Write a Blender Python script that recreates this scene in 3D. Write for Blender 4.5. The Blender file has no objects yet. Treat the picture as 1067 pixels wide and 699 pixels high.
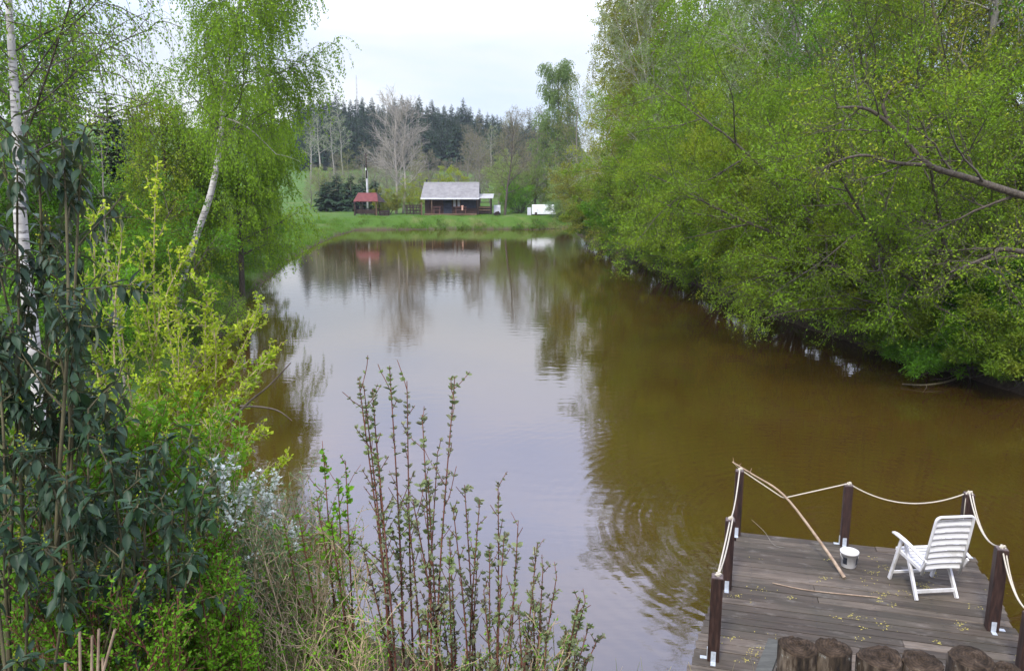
import bpy, math, random
import numpy as np
from math import radians as RAD, sin, cos, pi
from mathutils import Vector, Matrix

SC = bpy.context.scene
COL = SC.collection

# ------------------------------------------------------------------ camera
EYE = 5.4
PITCH = RAD(11.0)
FPX = 814.0
cam_d = bpy.data.cameras.new('camera')
cam_d.sensor_width = 36.0
cam_d.lens = FPX / 1067.0 * 36.0
cam_d.clip_end = 6000.0
cam_d.clip_start = 0.05
cam = bpy.data.objects.new('camera', cam_d)
COL.objects.link(cam)
cam.location = (0, 0, EYE)
cam.rotation_euler = (RAD(90) - PITCH, 0, 0)
SC.camera = cam

# ------------------------------------------------------------------ sky, sun, exposure
SUN_EL, SUN_AZ = RAD(48), RAD(205)      # azimuth clockwise from +Y
w = bpy.data.worlds.new('World')
SC.world = w
w.use_nodes = True
nt = w.node_tree
for n in list(nt.nodes):
    nt.nodes.remove(n)
def N(tree, typ, **kw):
    n = tree.nodes.new(typ)
    for k, v in kw.items():
        setattr(n, k, v)
    return n
out = N(nt, 'ShaderNodeOutputWorld')
bg = N(nt, 'ShaderNodeBackground')
bg2 = N(nt, 'ShaderNodeBackground')
mixs = N(nt, 'ShaderNodeMixShader')
sky = N(nt, 'ShaderNodeTexSky', sky_type='NISHITA', sun_disc=False)
sky.sun_elevation = SUN_EL
sky.sun_rotation = SUN_AZ
bg.inputs['Strength'].default_value = 0.14
nt.links.new(sky.outputs[0], bg.inputs[0])
tc = N(nt, 'ShaderNodeTexCoord')
sep = N(nt, 'ShaderNodeSeparateXYZ')
nt.links.new(tc.outputs['Generated'], sep.inputs[0])
# cloud brightness grows with height above the horizon, as an overcast sky does
mr = N(nt, 'ShaderNodeMapRange')
mr.inputs['From Min'].default_value = 0.16
mr.inputs['From Max'].default_value = 0.42
mr.inputs['To Min'].default_value = 1.26
mr.inputs['To Max'].default_value = 3.7
nt.links.new(sep.outputs['Z'], mr.inputs['Value'])
mp = N(nt, 'ShaderNodeMapping')
mp.inputs['Scale'].default_value = (1.0, 1.0, 3.2)
nt.links.new(tc.outputs['Generated'], mp.inputs[0])
nz = N(nt, 'ShaderNodeTexNoise')
nz.inputs['Scale'].default_value = 2.6
nz.inputs['Detail'].default_value = 7.0
nz.inputs['Roughness'].default_value = 0.52
nz.inputs['Distortion'].default_value = 0.3
nt.links.new(mp.outputs[0], nz.inputs['Vector'])
cr = N(nt, 'ShaderNodeValToRGB')
cr.color_ramp.elements[0].position = 0.35
cr.color_ramp.elements[0].color = (0.68, 0.79, 0.98, 1)
cr.color_ramp.elements[1].position = 0.62
cr.color_ramp.elements[1].color = (0.96, 0.97, 1.0, 1)
nt.links.new(nz.outputs[0], cr.inputs[0])
cz = N(nt, 'ShaderNodeValToRGB')
cz.color_ramp.elements[0].position = 0.17; cz.color_ramp.elements[0].color = (1, 1, 1, 1)
cz.color_ramp.elements[1].position = 0.32; cz.color_ramp.elements[1].color = (0.82, 0.82, 1.0, 1)
nt.links.new(sep.outputs['Z'], cz.inputs[0])
cm = N(nt, 'ShaderNodeMix', data_type='RGBA', blend_type='MULTIPLY'); cm.inputs[0].default_value = 1.0
nt.links.new(cr.outputs[0], cm.inputs[6]); nt.links.new(cz.outputs[0], cm.inputs[7])
nt.links.new(cm.outputs[2], bg2.inputs[0])
nt.links.new(mr.outputs[0], bg2.inputs['Strength'])
mixs.inputs[0].default_value = 0.84      # share of the sky that is cloud
nt.links.new(bg.outputs[0], mixs.inputs[1])
nt.links.new(bg2.outputs[0], mixs.inputs[2])
nt.links.new(mixs.outputs[0], out.inputs[0])

sun_d = bpy.data.lights.new('sun', 'SUN')
sun_d.energy = 3.9
sun_d.angle = RAD(8)
sun_d.color = (1.0, 0.95, 0.86)
sun = bpy.data.objects.new('sun', sun_d)
COL.objects.link(sun)
sdir = Vector((sin(SUN_AZ) * cos(SUN_EL), cos(SUN_AZ) * cos(SUN_EL), sin(SUN_EL)))
sun.rotation_euler = sdir.to_track_quat('Z', 'Y').to_euler()
sun.location = (0, 0, 60)
vs = SC.view_settings
vs.view_transform = 'Standard'
vs.look = 'None'
vs.exposure = -0.10
vs.gamma = 1.0
vs.use_curve_mapping = False
SC.cycles.max_bounces = 6
SC.cycles.diffuse_bounces = 3
SC.cycles.glossy_bounces = 3
SC.cycles.transmission_bounces = 3
SC.cycles.transparent_max_bounces = 8
SC.cycles.use_denoising = True
SC.cycles.sample_clamp_indirect = 6.0

# ------------------------------------------------------------------ helpers
CP, SP = cos(PITCH), sin(PITCH)
def on_plane(px, py, z=0.0):
    """point of the horizontal plane z seen at a pixel of the 1067x699 photograph"""
    a = (px - 533.5) / FPX; b = (349.5 - py) / FPX
    zc = (EYE - z) / (SP - b * CP)
    return np.array((a * zc, zc * (CP + b * SP), z))
def at_y(px, py, Y):
    a = (px - 533.5) / FPX; b = (349.5 - py) / FPX
    zc = Y / (CP + b * SP)
    return np.array((a * zc, Y, EYE + zc * (b * CP - SP)))

def tag(o, label=None, cat=None, group=None, kind=None):
    if label: o['label'] = label
    if cat: o['category'] = cat
    if group: o['group'] = group
    if kind: o['kind'] = kind
    return o
def empty(name, loc, label=None, cat=None, group=None):
    o = bpy.data.objects.new(name, None)
    o.empty_display_size = 0.3
    COL.objects.link(o)
    o.location = loc
    return tag(o, label, cat, group)
def copy_tree(o, parent=None):
    c = o.copy(); COL.objects.link(c)
    if parent: c.parent = parent
    for ch in list(o.children):
        copy_tree(ch, c)
    return c
def mesh_np(name, V, faces_list, smooth=False, mats=None):
    """faces_list: list of (K,n) int arrays"""
    me = bpy.data.meshes.new(name)
    V = np.asarray(V, dtype=np.float32)
    me.vertices.add(len(V)); me.vertices.foreach_set('co', V.ravel())
    idx = np.concatenate([f.ravel() for f in faces_list]).astype(np.int32)
    tot = np.concatenate([np.full(len(f), f.shape[1], np.int32) for f in faces_list])
    start = np.concatenate([[0], np.cumsum(tot)[:-1]]).astype(np.int32)
    me.loops.add(len(idx)); me.loops.foreach_set('vertex_index', idx)
    me.polygons.add(len(tot))
    me.polygons.foreach_set('loop_start', start)
    me.polygons.foreach_set('loop_total', tot)
    me.polygons.foreach_set('use_smooth', np.full(len(tot), smooth, dtype=bool))
    me.update(calc_edges=True)
    return me
def root_loc(p):
    v = np.zeros(3)
    while p is not None:
        v += np.array(p.location); p = p.parent
    return v
def link_mesh(name, me, mat, parent=None):
    o = bpy.data.objects.new(name, me)
    COL.objects.link(o)
    if mat: me.materials.append(mat)
    if parent: o.parent = parent
    return o
def np_obj(name, V, faces_list, mat, parent=None, smooth=False):
    V = np.asarray(V, dtype=np.float64)
    if parent is not None: V = V - root_loc(parent)
    return link_mesh(name, mesh_np(name, V, faces_list, smooth), mat, parent)

class MB:
    """collects solids given in world coordinates, links them as one mesh"""
    def __init__(s): s.v = []; s.f = []
    def add(s, vs_, fs_):
        b = len(s.v); s.v += [tuple(map(float, q)) for q in vs_]; s.f += [tuple(i + b for i in f) for f in fs_]
        return s
    def hexa(s, p):     # 8 points: bottom 4 then top 4
        return s.add(p, [(3, 2, 1, 0), (4, 5, 6, 7), (0, 1, 5, 4), (1, 2, 6, 5), (2, 3, 7, 6), (3, 0, 4, 7)])
    def box(s, c, size, rz=0.0, rx=0.0, ry=0.0):
        M = Matrix.Rotation(rz, 3, 'Z') @ Matrix.Rotation(ry, 3, 'Y') @ Matrix.Rotation(rx, 3, 'X')
        x, y, z = [q / 2 for q in size]; c = Vector([float(q) for q in c])
        return s.hexa([c + M @ Vector(q) for q in ((-x, -y, -z), (x, -y, -z), (x, y, -z), (-x, y, -z), (-x, -y, z), (x, -y, z), (x, y, z), (-x, y, z))])
    def beam(s, p0, p1, wd, ht, up=(0, 0, 1)):
        p0 = Vector([float(q) for q in p0]); p1 = Vector([float(q) for q in p1]); d = (p1 - p0).normalized(); u = Vector(up)
        sd = d.cross(u)
        if sd.length < 1e-4: sd = d.cross(Vector((1, 0, 0)))
        sd.normalize(); u = sd.cross(d).normalized()
        a, b = sd * wd / 2, u * ht / 2
        return s.hexa([p0 - a - b, p0 + a - b, p1 + a - b, p1 - a - b, p0 - a + b, p0 + a + b, p1 + a + b, p1 - a + b])
    def tube(s, pts, r, n=8, cap=True):
        pts = [Vector([float(q) for q in p]) for p in pts]
        rs = r if hasattr(r, '__len__') else [r] * len(pts)
        b = len(s.v); u = None
        for i, p in enumerate(pts):
            d = (pts[min(i + 1, len(pts) - 1)] - pts[max(i - 1, 0)]).normalized()
            if u is None:
                u = d.orthogonal().normalized()
            u = (u - d * u.dot(d)).normalized(); q = d.cross(u)
            for k in range(n):
                a = 2 * pi * k / n
                s.v.append(tuple(p + (u * cos(a) + q * sin(a)) * rs[i]))
        for i in range(len(pts) - 1):
            for k in range(n):
                k2 = (k + 1) % n
                s.f.append((b + i * n + k, b + i * n + k2, b + (i + 1) * n + k2, b + (i + 1) * n + k))
        if cap:
            s.f.append(tuple(b + k for k in reversed(range(n))))
            s.f.append(tuple(b + (len(pts) - 1) * n + k for k in range(n)))
        return s
    def build(s, name, mat, parent=None, smooth=False, bevel=0.0):
        me = bpy.data.meshes.new(name)
        o0 = root_loc(parent) if parent is not None else np.zeros(3)
        me.from_pydata([(a - o0[0], b - o0[1], c - o0[2]) for a, b, c in s.v], [], s.f)
        if smooth:
            me.polygons.foreach_set('use_smooth', [True] * len(me.polygons))
        me.update()
        o = link_mesh(name, me, mat, parent)
        if bevel:
            m = o.modifiers.new('bevel', 'BEVEL'); m.width = bevel; m.segments = 2; m.limit_method = 'ANGLE'
        return o

# ------------------------------------------------------------------ materials
def new_mat(name):
    m = bpy.data.materials.new(name); m.use_nodes = True
    t = m.node_tree
    for n in list(t.nodes): t.nodes.remove(n)
    o = N(t, 'ShaderNodeOutputMaterial')
    return m, t, o
def ramp(t, src, stops):
    r = N(t, 'ShaderNodeValToRGB')
    e = r.color_ramp.elements
    e[0].position, e[0].color = stops[0][0], (*stops[0][1], 1)
    e[1].position, e[1].color = stops[-1][0], (*stops[-1][1], 1)
    for p, c in stops[1:-1]:
        q = e.new(p); q.color = (*c, 1)
    t.links.new(src, r.inputs[0])
    return r.outputs[0]
def noise(t, vec, scale, detail=4.0, rough=0.55, dist=0.0):
    n = N(t, 'ShaderNodeTexNoise')
    n.inputs['Scale'].default_value = scale; n.inputs['Detail'].default_value = detail
    n.inputs['Roughness'].default_value = rough; n.inputs['Distortion'].default_value = dist
    if vec is not None: t.links.new(vec, n.inputs['Vector'])
    return n.outputs[0]
def mapped(t, kind='Object', scale=(1, 1, 1), rot=(0, 0, 0)):
    c = N(t, 'ShaderNodeTexCoord'); m = N(t, 'ShaderNodeMapping')
    m.inputs['Scale'].default_value = scale; m.inputs['Rotation'].default_value = rot
    t.links.new(c.outputs[kind], m.inputs[0])
    return m.outputs[0]
def mixc(t, fac, a, b, mode='MIX'):
    m = N(t, 'ShaderNodeMix', data_type='RGBA', blend_type=mode)
    if isinstance(fac, float): m.inputs[0].default_value = fac
    else: t.links.new(fac, m.inputs[0])
    for i, q in ((6, a), (7, b)):
        if isinstance(q, tuple): m.inputs[i].default_value = (*q, 1)
        else: t.links.new(q, m.inputs[i])
    return m.outputs[2]
def principled(t, out_, col, rough=0.8, spec=0.3, bump=None, bstr=0.3, bdist=0.02, metal=0.0):
    p = N(t, 'ShaderNodeBsdfPrincipled')
    if isinstance(col, tuple): p.inputs['Base Color'].default_value = (*col, 1)
    else: t.links.new(col, p.inputs['Base Color'])
    if isinstance(rough, float): p.inputs['Roughness'].default_value = rough
    else: t.links.new(rough, p.inputs['Roughness'])
    p.inputs['Specular IOR Level'].default_value = spec
    p.inputs['Metallic'].default_value = metal
    if bump is not None:
        b = N(t, 'ShaderNodeBump'); b.inputs['Strength'].default_value = bstr; b.inputs['Distance'].default_value = bdist
        t.links.new(bump, b.inputs['Height']); t.links.new(b.outputs[0], p.inputs['Normal'])
    if out_ is not None: t.links.new(p.outputs[0], out_.inputs[0])
    return p
def mottled(name, stops, scale=3.0, rough=0.85, bstr=0.4, bdist=0.02, vscale=(1, 1, 1), detail=6.0, spec=0.3, dist=0.0):
    m, t, o = new_mat(name)
    v = mapped(t, 'Object', vscale)
    n = noise(t, v, scale, detail, 0.6, dist)
    principled(t, o, ramp(t, n, stops), rough, spec, n, bstr, bdist)
    return m
def leaf_mat(name, ca, cb, cc, trans=0.35, rough=0.7, spec=0.10, clump=0.6, back=None):
    """leaf to leaf colour between ca and cb, whole clumps drifting to cc"""
    m, t, o = new_mat(name)
    g = N(t, 'ShaderNodeNewGeometry')
    c = ramp(t, g.outputs['Random Per Island'], [(0.0, ca), (0.85, cb), (1.0, tuple(min(1, q * 1.25) for q in cb))])
    n = noise(t, mapped(t, 'Object'), clump, 3.0, 0.6)
    r = ramp(t, n, [(0.42, (0, 0, 0)), (0.62, (1, 1, 1))])
    c = mixc(t, r, c, cc)
    if back is not None:
        c = mixc(t, g.outputs['Backfacing'], c, back)
    p = principled(t, None, c, rough, spec)
    tr = N(t, 'ShaderNodeBsdfTranslucent'); 
    tcx = mixc(t, 0.35, c, (0.25, 0.35, 0.02))
    t.links.new(tcx, tr.inputs[0])
    ms = N(t, 'ShaderNodeMixShader'); ms.inputs[0].default_value = trans
    t.links.new(p.outputs[0], ms.inputs[1]); t.links.new(tr.outputs[0], ms.inputs[2])
    t.links.new(ms.outputs[0], o.inputs[0])
    return m
def birch_bark(name):
    m, t, o = new_mat(name)
    v = mapped(t, 'Object', (3.0, 3.0, 16.0))
    n = noise(t, v, 1.0, 5.0, 0.65)
    n2 = noise(t, mapped(t, 'Object', (1, 1, 1.4)), 2.3, 4.0, 0.6)
    white = ramp(t, n2, [(0.35, (0.36, 0.34, 0.30)), (0.6, (0.58, 0.56, 0.52))])
    dark = ramp(t, n, [(0.36, (1, 1, 1)), (0.47, (0.0, 0.0, 0.0))])
    c = mixc(t, dark, white, (0.05, 0.042, 0.036))
    n3 = noise(t, mapped(t, 'Object', (1, 1, 1)), 1.1, 6.0, 0.7)
    scar = ramp(t, n3, [(0.58, (0, 0, 0)), (0.64, (1, 1, 1))])
    c = mixc(t, scar, c, (0.09, 0.085, 0.06))
    principled(t, o, c, 0.75, 0.3, n, 0.3, 0.01)
    return m

M = {}
M['bark'] = mottled('brown_bark', [(0.3, (0.035, 0.028, 0.02)), (0.7, (0.12, 0.10, 0.075))], 6.0, vscale=(4, 4, 1), bstr=0.7)
M['bark_grey'] = mottled('grey_bark', [(0.3, (0.10, 0.09, 0.075)), (0.7, (0.26, 0.24, 0.20))], 6.0, vscale=(4, 4, 1), bstr=0.6)
M['bark_pale'] = mottled('pale_bark', [(0.3, (0.22, 0.20, 0.17)), (0.7, (0.42, 0.39, 0.33))], 6.0, vscale=(4, 4, 1), bstr=0.4)
M['bark_olive'] = mottled('olive_bark', [(0.3, (0.05, 0.045, 0.022)), (0.7, (0.13, 0.115, 0.06))], 6.0, vscale=(4, 4, 1), bstr=0.5)
M['bark_red'] = mottled('red_brown_bark', [(0.3, (0.085, 0.028, 0.020)), (0.7, (0.20, 0.085, 0.055))], 9.0, vscale=(4, 4, 1), bstr=0.4)
M['bark_dry'] = mottled('dry_stem_bark', [(0.3, (0.27, 0.20, 0.11)), (0.7, (0.48, 0.38, 0.23))], 9.0, vscale=(4, 4, 1), bstr=0.4)
M['birch'] = birch_bark('birch_bark')
M['lf_willow'] = leaf_mat('willow_leaf', (0.115, 0.205, 0.010), (0.19, 0.295, 0.016), (0.23, 0.28, 0.018), 0.27)
M['lf_willow_b'] = leaf_mat('willow_leaf_fresh', (0.095, 0.19, 0.010), (0.165, 0.285, 0.016), (0.15, 0.23, 0.014), 0.27)
M['lf_willow_d'] = leaf_mat('deep_willow_leaf', (0.07, 0.145, 0.010), (0.125, 0.21, 0.016), (0.16, 0.20, 0.018), 0.27)
M['lf_silver'] = leaf_mat('silvery_leaf', (0.16, 0.21, 0.10), (0.26, 0.33, 0.16), (0.19, 0.27, 0.09), 0.3)
M['lf_yellow'] = leaf_mat('yellow_green_leaf', (0.22, 0.26, 0.018), (0.37, 0.40, 0.028), (0.24, 0.32, 0.02), 0.4)
M['lf_birch'] = leaf_mat('birch_leaf', (0.12, 0.235, 0.012), (0.23, 0.38, 0.022), (0.17, 0.31, 0.018), 0.42)
M['lf_green'] = leaf_mat('mid_green_leaf', (0.05, 0.14, 0.01), (0.11, 0.26, 0.018), (0.085, 0.21, 0.012), 0.38)
M['lf_pale'] = leaf_mat('pale_green_leaf', (0.17, 0.24, 0.06), (0.27, 0.36, 0.10), (0.20, 0.27, 0.07), 0.35)
M['lf_brown'] = leaf_mat('brown_bud', (0.14, 0.11, 0.06), (0.20, 0.17, 0.08), (0.17, 0.17, 0.06), 0.2)
M['lf_olive'] = leaf_mat('olive_leaf', (0.15, 0.17, 0.02), (0.25, 0.28, 0.035), (0.20, 0.19, 0.03), 0.35)
M['lf_spruce'] = leaf_mat('spruce_needles', (0.018, 0.04, 0.022), (0.035, 0.07, 0.035), (0.028, 0.055, 0.022), 0.1, rough=0.7, spec=0.15)
M['lf_larch'] = leaf_mat('larch_needles', (0.10, 0.17, 0.05), (0.16, 0.24, 0.07), (0.13, 0.20, 0.05), 0.3)
M['lf_vib'] = leaf_mat('dark_leathery_leaf', (0.008, 0.022, 0.012), (0.034, 0.064, 0.034), (0.018, 0.050, 0.016), 0.10, rough=0.46, spec=0.24, back=(0.09, 0.11, 0.07))
M['lf_lime'] = leaf_mat('lime_leaf', (0.28, 0.38, 0.02), (0.46, 0.54, 0.04), (0.24, 0.38, 0.03), 0.42, clump=1.6)
M['lf_fresh'] = leaf_mat('fresh_green_leaf', (0.10, 0.26, 0.015), (0.20, 0.42, 0.025), (0.08, 0.20, 0.015), 0.4, clump=1.8)
M['lf_nine'] = leaf_mat('bronze_green_leaf', (0.13, 0.125, 0.095), (0.22, 0.23, 0.14), (0.17, 0.23, 0.08), 0.25, clump=2.5)
M['lf_blossom'] = leaf_mat('white_blossom', (0.70, 0.74, 0.66), (0.82, 0.84, 0.80), (0.66, 0.72, 0.60), 0.3, clump=2.0)
M['lf_sage'] = leaf_mat('grey_green_leaf', (0.14, 0.22, 0.10), (0.22, 0.32, 0.15), (0.16, 0.26, 0.10), 0.3, clump=2.0)
M['grass'] = leaf_mat('grass_blade', (0.05, 0.13, 0.012), (0.11, 0.235, 0.02), (0.12, 0.18, 0.03), 0.35, clump=0.5)
M['weeds'] = leaf_mat('weed_leaf', (0.03, 0.08, 0.012), (0.07, 0.15, 0.02), (0.09, 0.10, 0.03), 0.25)
M['drygrass'] = leaf_mat('dry_grass_blade', (0.22, 0.18, 0.09), (0.40, 0.34, 0.19), (0.17, 0.22, 0.06), 0.25, clump=1.0)

# ------------------------------------------------------------------ terrain
def sstep(a, b, x):
    t_ = np.clip((x - a) / (b - a), 0, 1)
    return t_ * t_ * (3 - 2 * t_)
POND = [tuple(on_plane(372, 240)[:2]), tuple(on_plane(350, 246)[:2]), tuple(on_plane(328, 256)[:2]), tuple(on_plane(300, 272)[:2]),
        tuple(on_plane(262, 308)[:2]), tuple(on_plane(225, 360)[:2]), (-8.6, 20.0), (-7.2, 15.5), (-5.0, 12.6), (-3.4, 10.4), (-1.8, 8.7), (0.2, 7.5), (2.0, 6.7),
        (4.5, 6.3), (7.5, 6.4), (10.5, 8.6), (12.8, 13.0), (13.6, 18.0), (12.6, 23.0), (11.2, 29.0), (10.2, 38.0), (9.6, 48.0),
        (8.4, 60.0), (7.6, 75.0), (7.2, 88.0), (6.8, 97.2), tuple(on_plane(560, 239.3)[:2]), tuple(on_plane(470, 239)[:2])]
def pond_dist(X, Y):
    X = np.asarray(X, float); Y = np.asarray(Y, float)
    d = np.full(X.shape, 1e9); inside = np.zeros(X.shape, bool)
    n = len(POND)
    for i in range(n):
        (x0, y0), (x1, y1) = POND[i], POND[(i + 1) % n]
        ex, ey = x1 - x0, y1 - y0
        t_ = np.clip(((X - x0) * ex + (Y - y0) * ey) / (ex * ex + ey * ey), 0, 1)
        d = np.minimum(d, np.hypot(X - x0 - t_ * ex, Y - y0 - t_ * ey))
        c = ((y0 > Y) != (y1 > Y)) & (X < (x1 - x0) * (Y - y0) / (y1 - y0 + 1e-12) + x0)
        inside ^= c
    return np.where(inside, -d, d)
def height(X, Y):
    X = np.asarray(X, float); Y = np.asarray(Y, float)
    d = pond_dist(X, Y)
    dp = np.maximum(d, 0)
    wob = 0.06 * np.sin(X * 1.3 + 0.7 * np.sin(Y * 0.9)) + 0.05 * np.sin(Y * 1.7 + X * 0.6)
    near = np.clip(4.6 - 0.70 * (Y - 0.45 * np.maximum(0, -X - 2.2) - 0.25 * np.maximum(0, X - 7)), 0, 3.8)
    near = np.minimum(near, 1.5 * dp) + 0.30 * (1 - np.exp(-dp * 2.2))
    left = 0.38 * (1 - np.exp(-dp / 0.5)) + 0.045 * dp
    right = 0.85 * (1 - np.exp(-dp / 0.5)) + 0.28 * np.minimum(dp, 22)
    far = 1.42 * sstep(0, 3.0, dp) + 8.5 * sstep(125, 270, Y) + (8 + 9 * (1 - sstep(-38, 12, X))) * sstep(240, 330, Y)
    side = sstep(-3, 4, X)
    mid = left * (1 - side) + right * side
    wf = sstep(86, 99, Y)
    z = mid * (1 - wf) + far * wf
    wn = 1 - sstep(8, 15, Y + 0.0 * X)
    z = z * (1 - wn) + near * wn
    z = z + 0.05 * np.minimum(np.maximum(np.abs(X) - 120, 0), 120) * wf
    z = z + wob * np.minimum(1, dp) * 0.8
    return np.where(d < 0, np.maximum(-1.6, d * 0.9) - 0.03, z)
def hz(x, y): return float(height(np.array([x]), np.array([y]))[0])

def axis_pts(segs):
    out_ = [segs[0][0]]
    for a, b, st in segs:
        n = max(1, int(round((b - a) / st)))
        out_ += list(a + (b - a) * (np.arange(1, n + 1) / n))
    return np.array(out_)
xs = axis_pts([(-900, -200, 70), (-200, -60, 10), (-60, -22, 2), (-22, -10, 0.6), (-10, 15, 0.3), (15, 30, 0.8), (30, 60, 2), (60, 200, 10), (200, 900, 70)])
ys = axis_pts([(-300, -40, 26), (-40, -4, 3), (-4, 26, 0.3), (26, 94, 0.8), (94, 106, 0.3), (106, 130, 1.2), (130, 500, 8), (500, 2600, 150)])
GX, GY = np.meshgrid(xs, ys)
GZ = height(GX, GY)
nx, ny = len(xs), len(ys)
V = np.stack([GX.ravel(), GY.ravel(), GZ.ravel()], 1)
i = np.arange(nx * ny).reshape(ny, nx)
Q = np.stack([i[:-1, :-1], i[:-1, 1:], i[1:, 1:], i[1:, :-1]], -1).reshape(-1, 4)
m, t, o = new_mat('ground_soil_and_grass')
v = mapped(t, 'Object')
n1 = noise(t, v, 0.35, 6, 0.6); n2 = noise(t, v, 9.0, 6, 0.7)
green = ramp(t, n2, [(0.3, (0.03, 0.065, 0.01)), (0.7, (0.08, 0.155, 0.02))])
soil = ramp(t, n2, [(0.3, (0.03, 0.022, 0.014)), (0.7, (0.095, 0.072, 0.045))])
gm = N(t, 'ShaderNodeNewGeometry'); sp = N(t, 'ShaderNodeSeparateXYZ'); t.links.new(gm.outputs['Position'], sp.inputs[0])
lo = N(t, 'ShaderNodeMapRange'); t.links.new(sp.outputs['Z'], lo.inputs[0])
lo.inputs[1].default_value = 0.12; lo.inputs[2].default_value = 0.38
mg = ramp(t, n1, [(0.36, (0, 0, 0)), (0.48, (1, 1, 1))])
# bare soil under the trees on the near and right banks, meadow on the left bank and the dam
yr = N(t, 'ShaderNodeMapRange'); t.links.new(sp.outputs['Y'], yr.inputs[0]); yr.inputs[1].default_value = 12; yr.inputs[2].default_value = 20
xr = N(t, 'ShaderNodeMapRange'); t.links.new(sp.outputs['X'], xr.inputs[0]); xr.inputs[1].default_value = 4; xr.inputs[2].default_value = 9
xr.inputs[3].default_value = 1; xr.inputs[4].default_value = 0
yf = N(t, 'ShaderNodeMapRange'); t.links.new(sp.outputs['Y'], yf.inputs[0]); yf.inputs[1].default_value = 88; yf.inputs[2].default_value = 98
mx = N(t, 'ShaderNodeMath', operation='MAXIMUM'); t.links.new(xr.outputs[0], mx.inputs[0]); t.links.new(yf.outputs[0], mx.inputs[1])
mm = N(t, 'ShaderNodeMath', operation='MULTIPLY'); t.links.new(mx.outputs[0], mm.inputs[0]); t.links.new(yr.outputs[0], mm.inputs[1])
c = mixc(t, mm.outputs[0], mixc(t, 0.75, green, soil), mixc(t, mg, mixc(t, 0.4, green, (0.16, 0.15, 0.06)), green))
c = mixc(t, lo.outputs[0], soil, c)
principled(t, o, c, 0.95, 0.1, n2, 0.6, 0.05)
M['ground'] = m
ground = link_mesh('ground', mesh_np('ground', V, [Q], True), M['ground'])
tag(ground, 'grassy and bare earth banks and fields round the pond', kind='structure')

# ------------------------------------------------------------------ water
m, t, o = new_mat('muddy_pond_water')
v = mapped(t, 'Object')
mud = ramp(t, noise(t, v, 0.18, 3, 0.6), [(0.3, (0.042, 0.0240, 0.003)), (0.7, (0.053, 0.030, 0.0045))])
# fine rings spreading from the dock, and faint wind ripples
wv = N(t, 'ShaderNodeTexWave', wave_type='RINGS', rings_direction='Z')
mpw = N(t, 'ShaderNodeMapping'); mpw.inputs['Location'].default_value = (-5.2, -11.5, 0)
tcw = N(t, 'ShaderNodeTexCoord'); t.links.new(tcw.outputs['Object'], mpw.inputs[0]); t.links.new(mpw.outputs[0], wv.inputs['Vector'])
wv.inputs['Scale'].default_value = 1.35; wv.inputs['Distortion'].default_value = 3.0; wv.inputs['Detail'].default_value = 2.0
wv.inputs['Detail Scale'].default_value = 0.7
gpos = N(t, 'ShaderNodeVectorMath', operation='LENGTH'); t.links.new(mpw.outputs[0], gpos.inputs[0])
fall = N(t, 'ShaderNodeMapRange'); t.links.new(gpos.outputs['Value'], fall.inputs[0])
fall.inputs[1].default_value = 1.5; fall.inputs[2].default_value = 8.5; fall.inputs[3].default_value = 1.0; fall.inputs[4].default_value = 0.04
wm = N(t, 'ShaderNodeMath', operation='MULTIPLY'); t.links.new(wv.outputs[1], wm.inputs[0]); t.links.new(fall.outputs[0], wm.inputs[1])
b1 = N(t, 'ShaderNodeBump'); b1.inputs['Strength'].default_value = 1.0; b1.inputs['Distance'].default_value = 0.0012
t.links.new(wm.outputs[0], b1.inputs['Height'])
b2 = N(t, 'ShaderNodeBump'); b2.inputs['Strength'].default_value = 1.0; b2.inputs['Distance'].default_value = 0.0035
t.links.new(noise(t, mapped(t, 'Object', (1.0, 2.2, 1)), 1.6, 3, 0.45), b2.inputs['Height'])
t.links.new(b1.outputs[0], b2.inputs['Normal'])
p = principled(t, o, mud, 0.035, 0.5)
p.inputs['IOR'].default_value = 1.98
t.links.new(b2.outputs[0], p.inputs['Normal'])
M['water'] = m
water = MB().add([(-24, 4, 0), (20, 4, 0), (20, 104, 0), (-24, 104, 0)], [(0, 1, 2, 3)]).build('water', M['water'])
tag(water, 'calm brown pond water mirroring the sky and trees', kind='structure')

# ------------------------------------------------------------------ plant growing
def unit(a):
    return a / (np.linalg.norm(a, axis=-1, keepdims=True) + 1e-9)
def diamond(wd):
    return np.array([(0, 0, 0), (wd / 2, .45, .03), (0, 1, 0), (-wd / 2, .45, .03)]), np.array([(0, 1, 2, 3)])
def folded(wd, droop=0.12):
    return np.array([(0, 0, 0), (wd * .42, .28, .07), (wd * .40, .68, .03), (0, 1, -droop), (-wd * .40, .68, .03), (-wd * .42, .28, .07)]), np.array([(0, 1, 2, 3), (0, 3, 4, 5)])
def long_leaf(wd, droop=0.3, rows=5):
    vv, ff = [], []
    prof = [0.16, .8, 1.0, .78, .34, 0.03]
    for r in range(rows + 1):
        y = r / rows; z = -droop * y * y
        for s_ in (-1, 0, 1):
            vv.append((s_ * wd / 2 * prof[r], y * (1 - .15 * droop * y), z + (0.10 * wd if s_ else -0.10 * wd)))
    for r in range(rows):
        for s_ in (0, 1):
            a = r * 3 + s_
            ff.append((a, a + 1, a + 4, a + 3))
    return np.array(vv), np.array(ff)
def blade(wd):
    return np.array([(-wd / 2, 0, 0), (wd / 2, 0, 0), (wd * .35, .55, .10), (-wd * .35, .55, .10), (wd * .05, 1, .36), (-wd * .05, 1, .36)]), np.array([(0, 1, 2, 3), (3, 2, 4, 5)])
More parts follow.
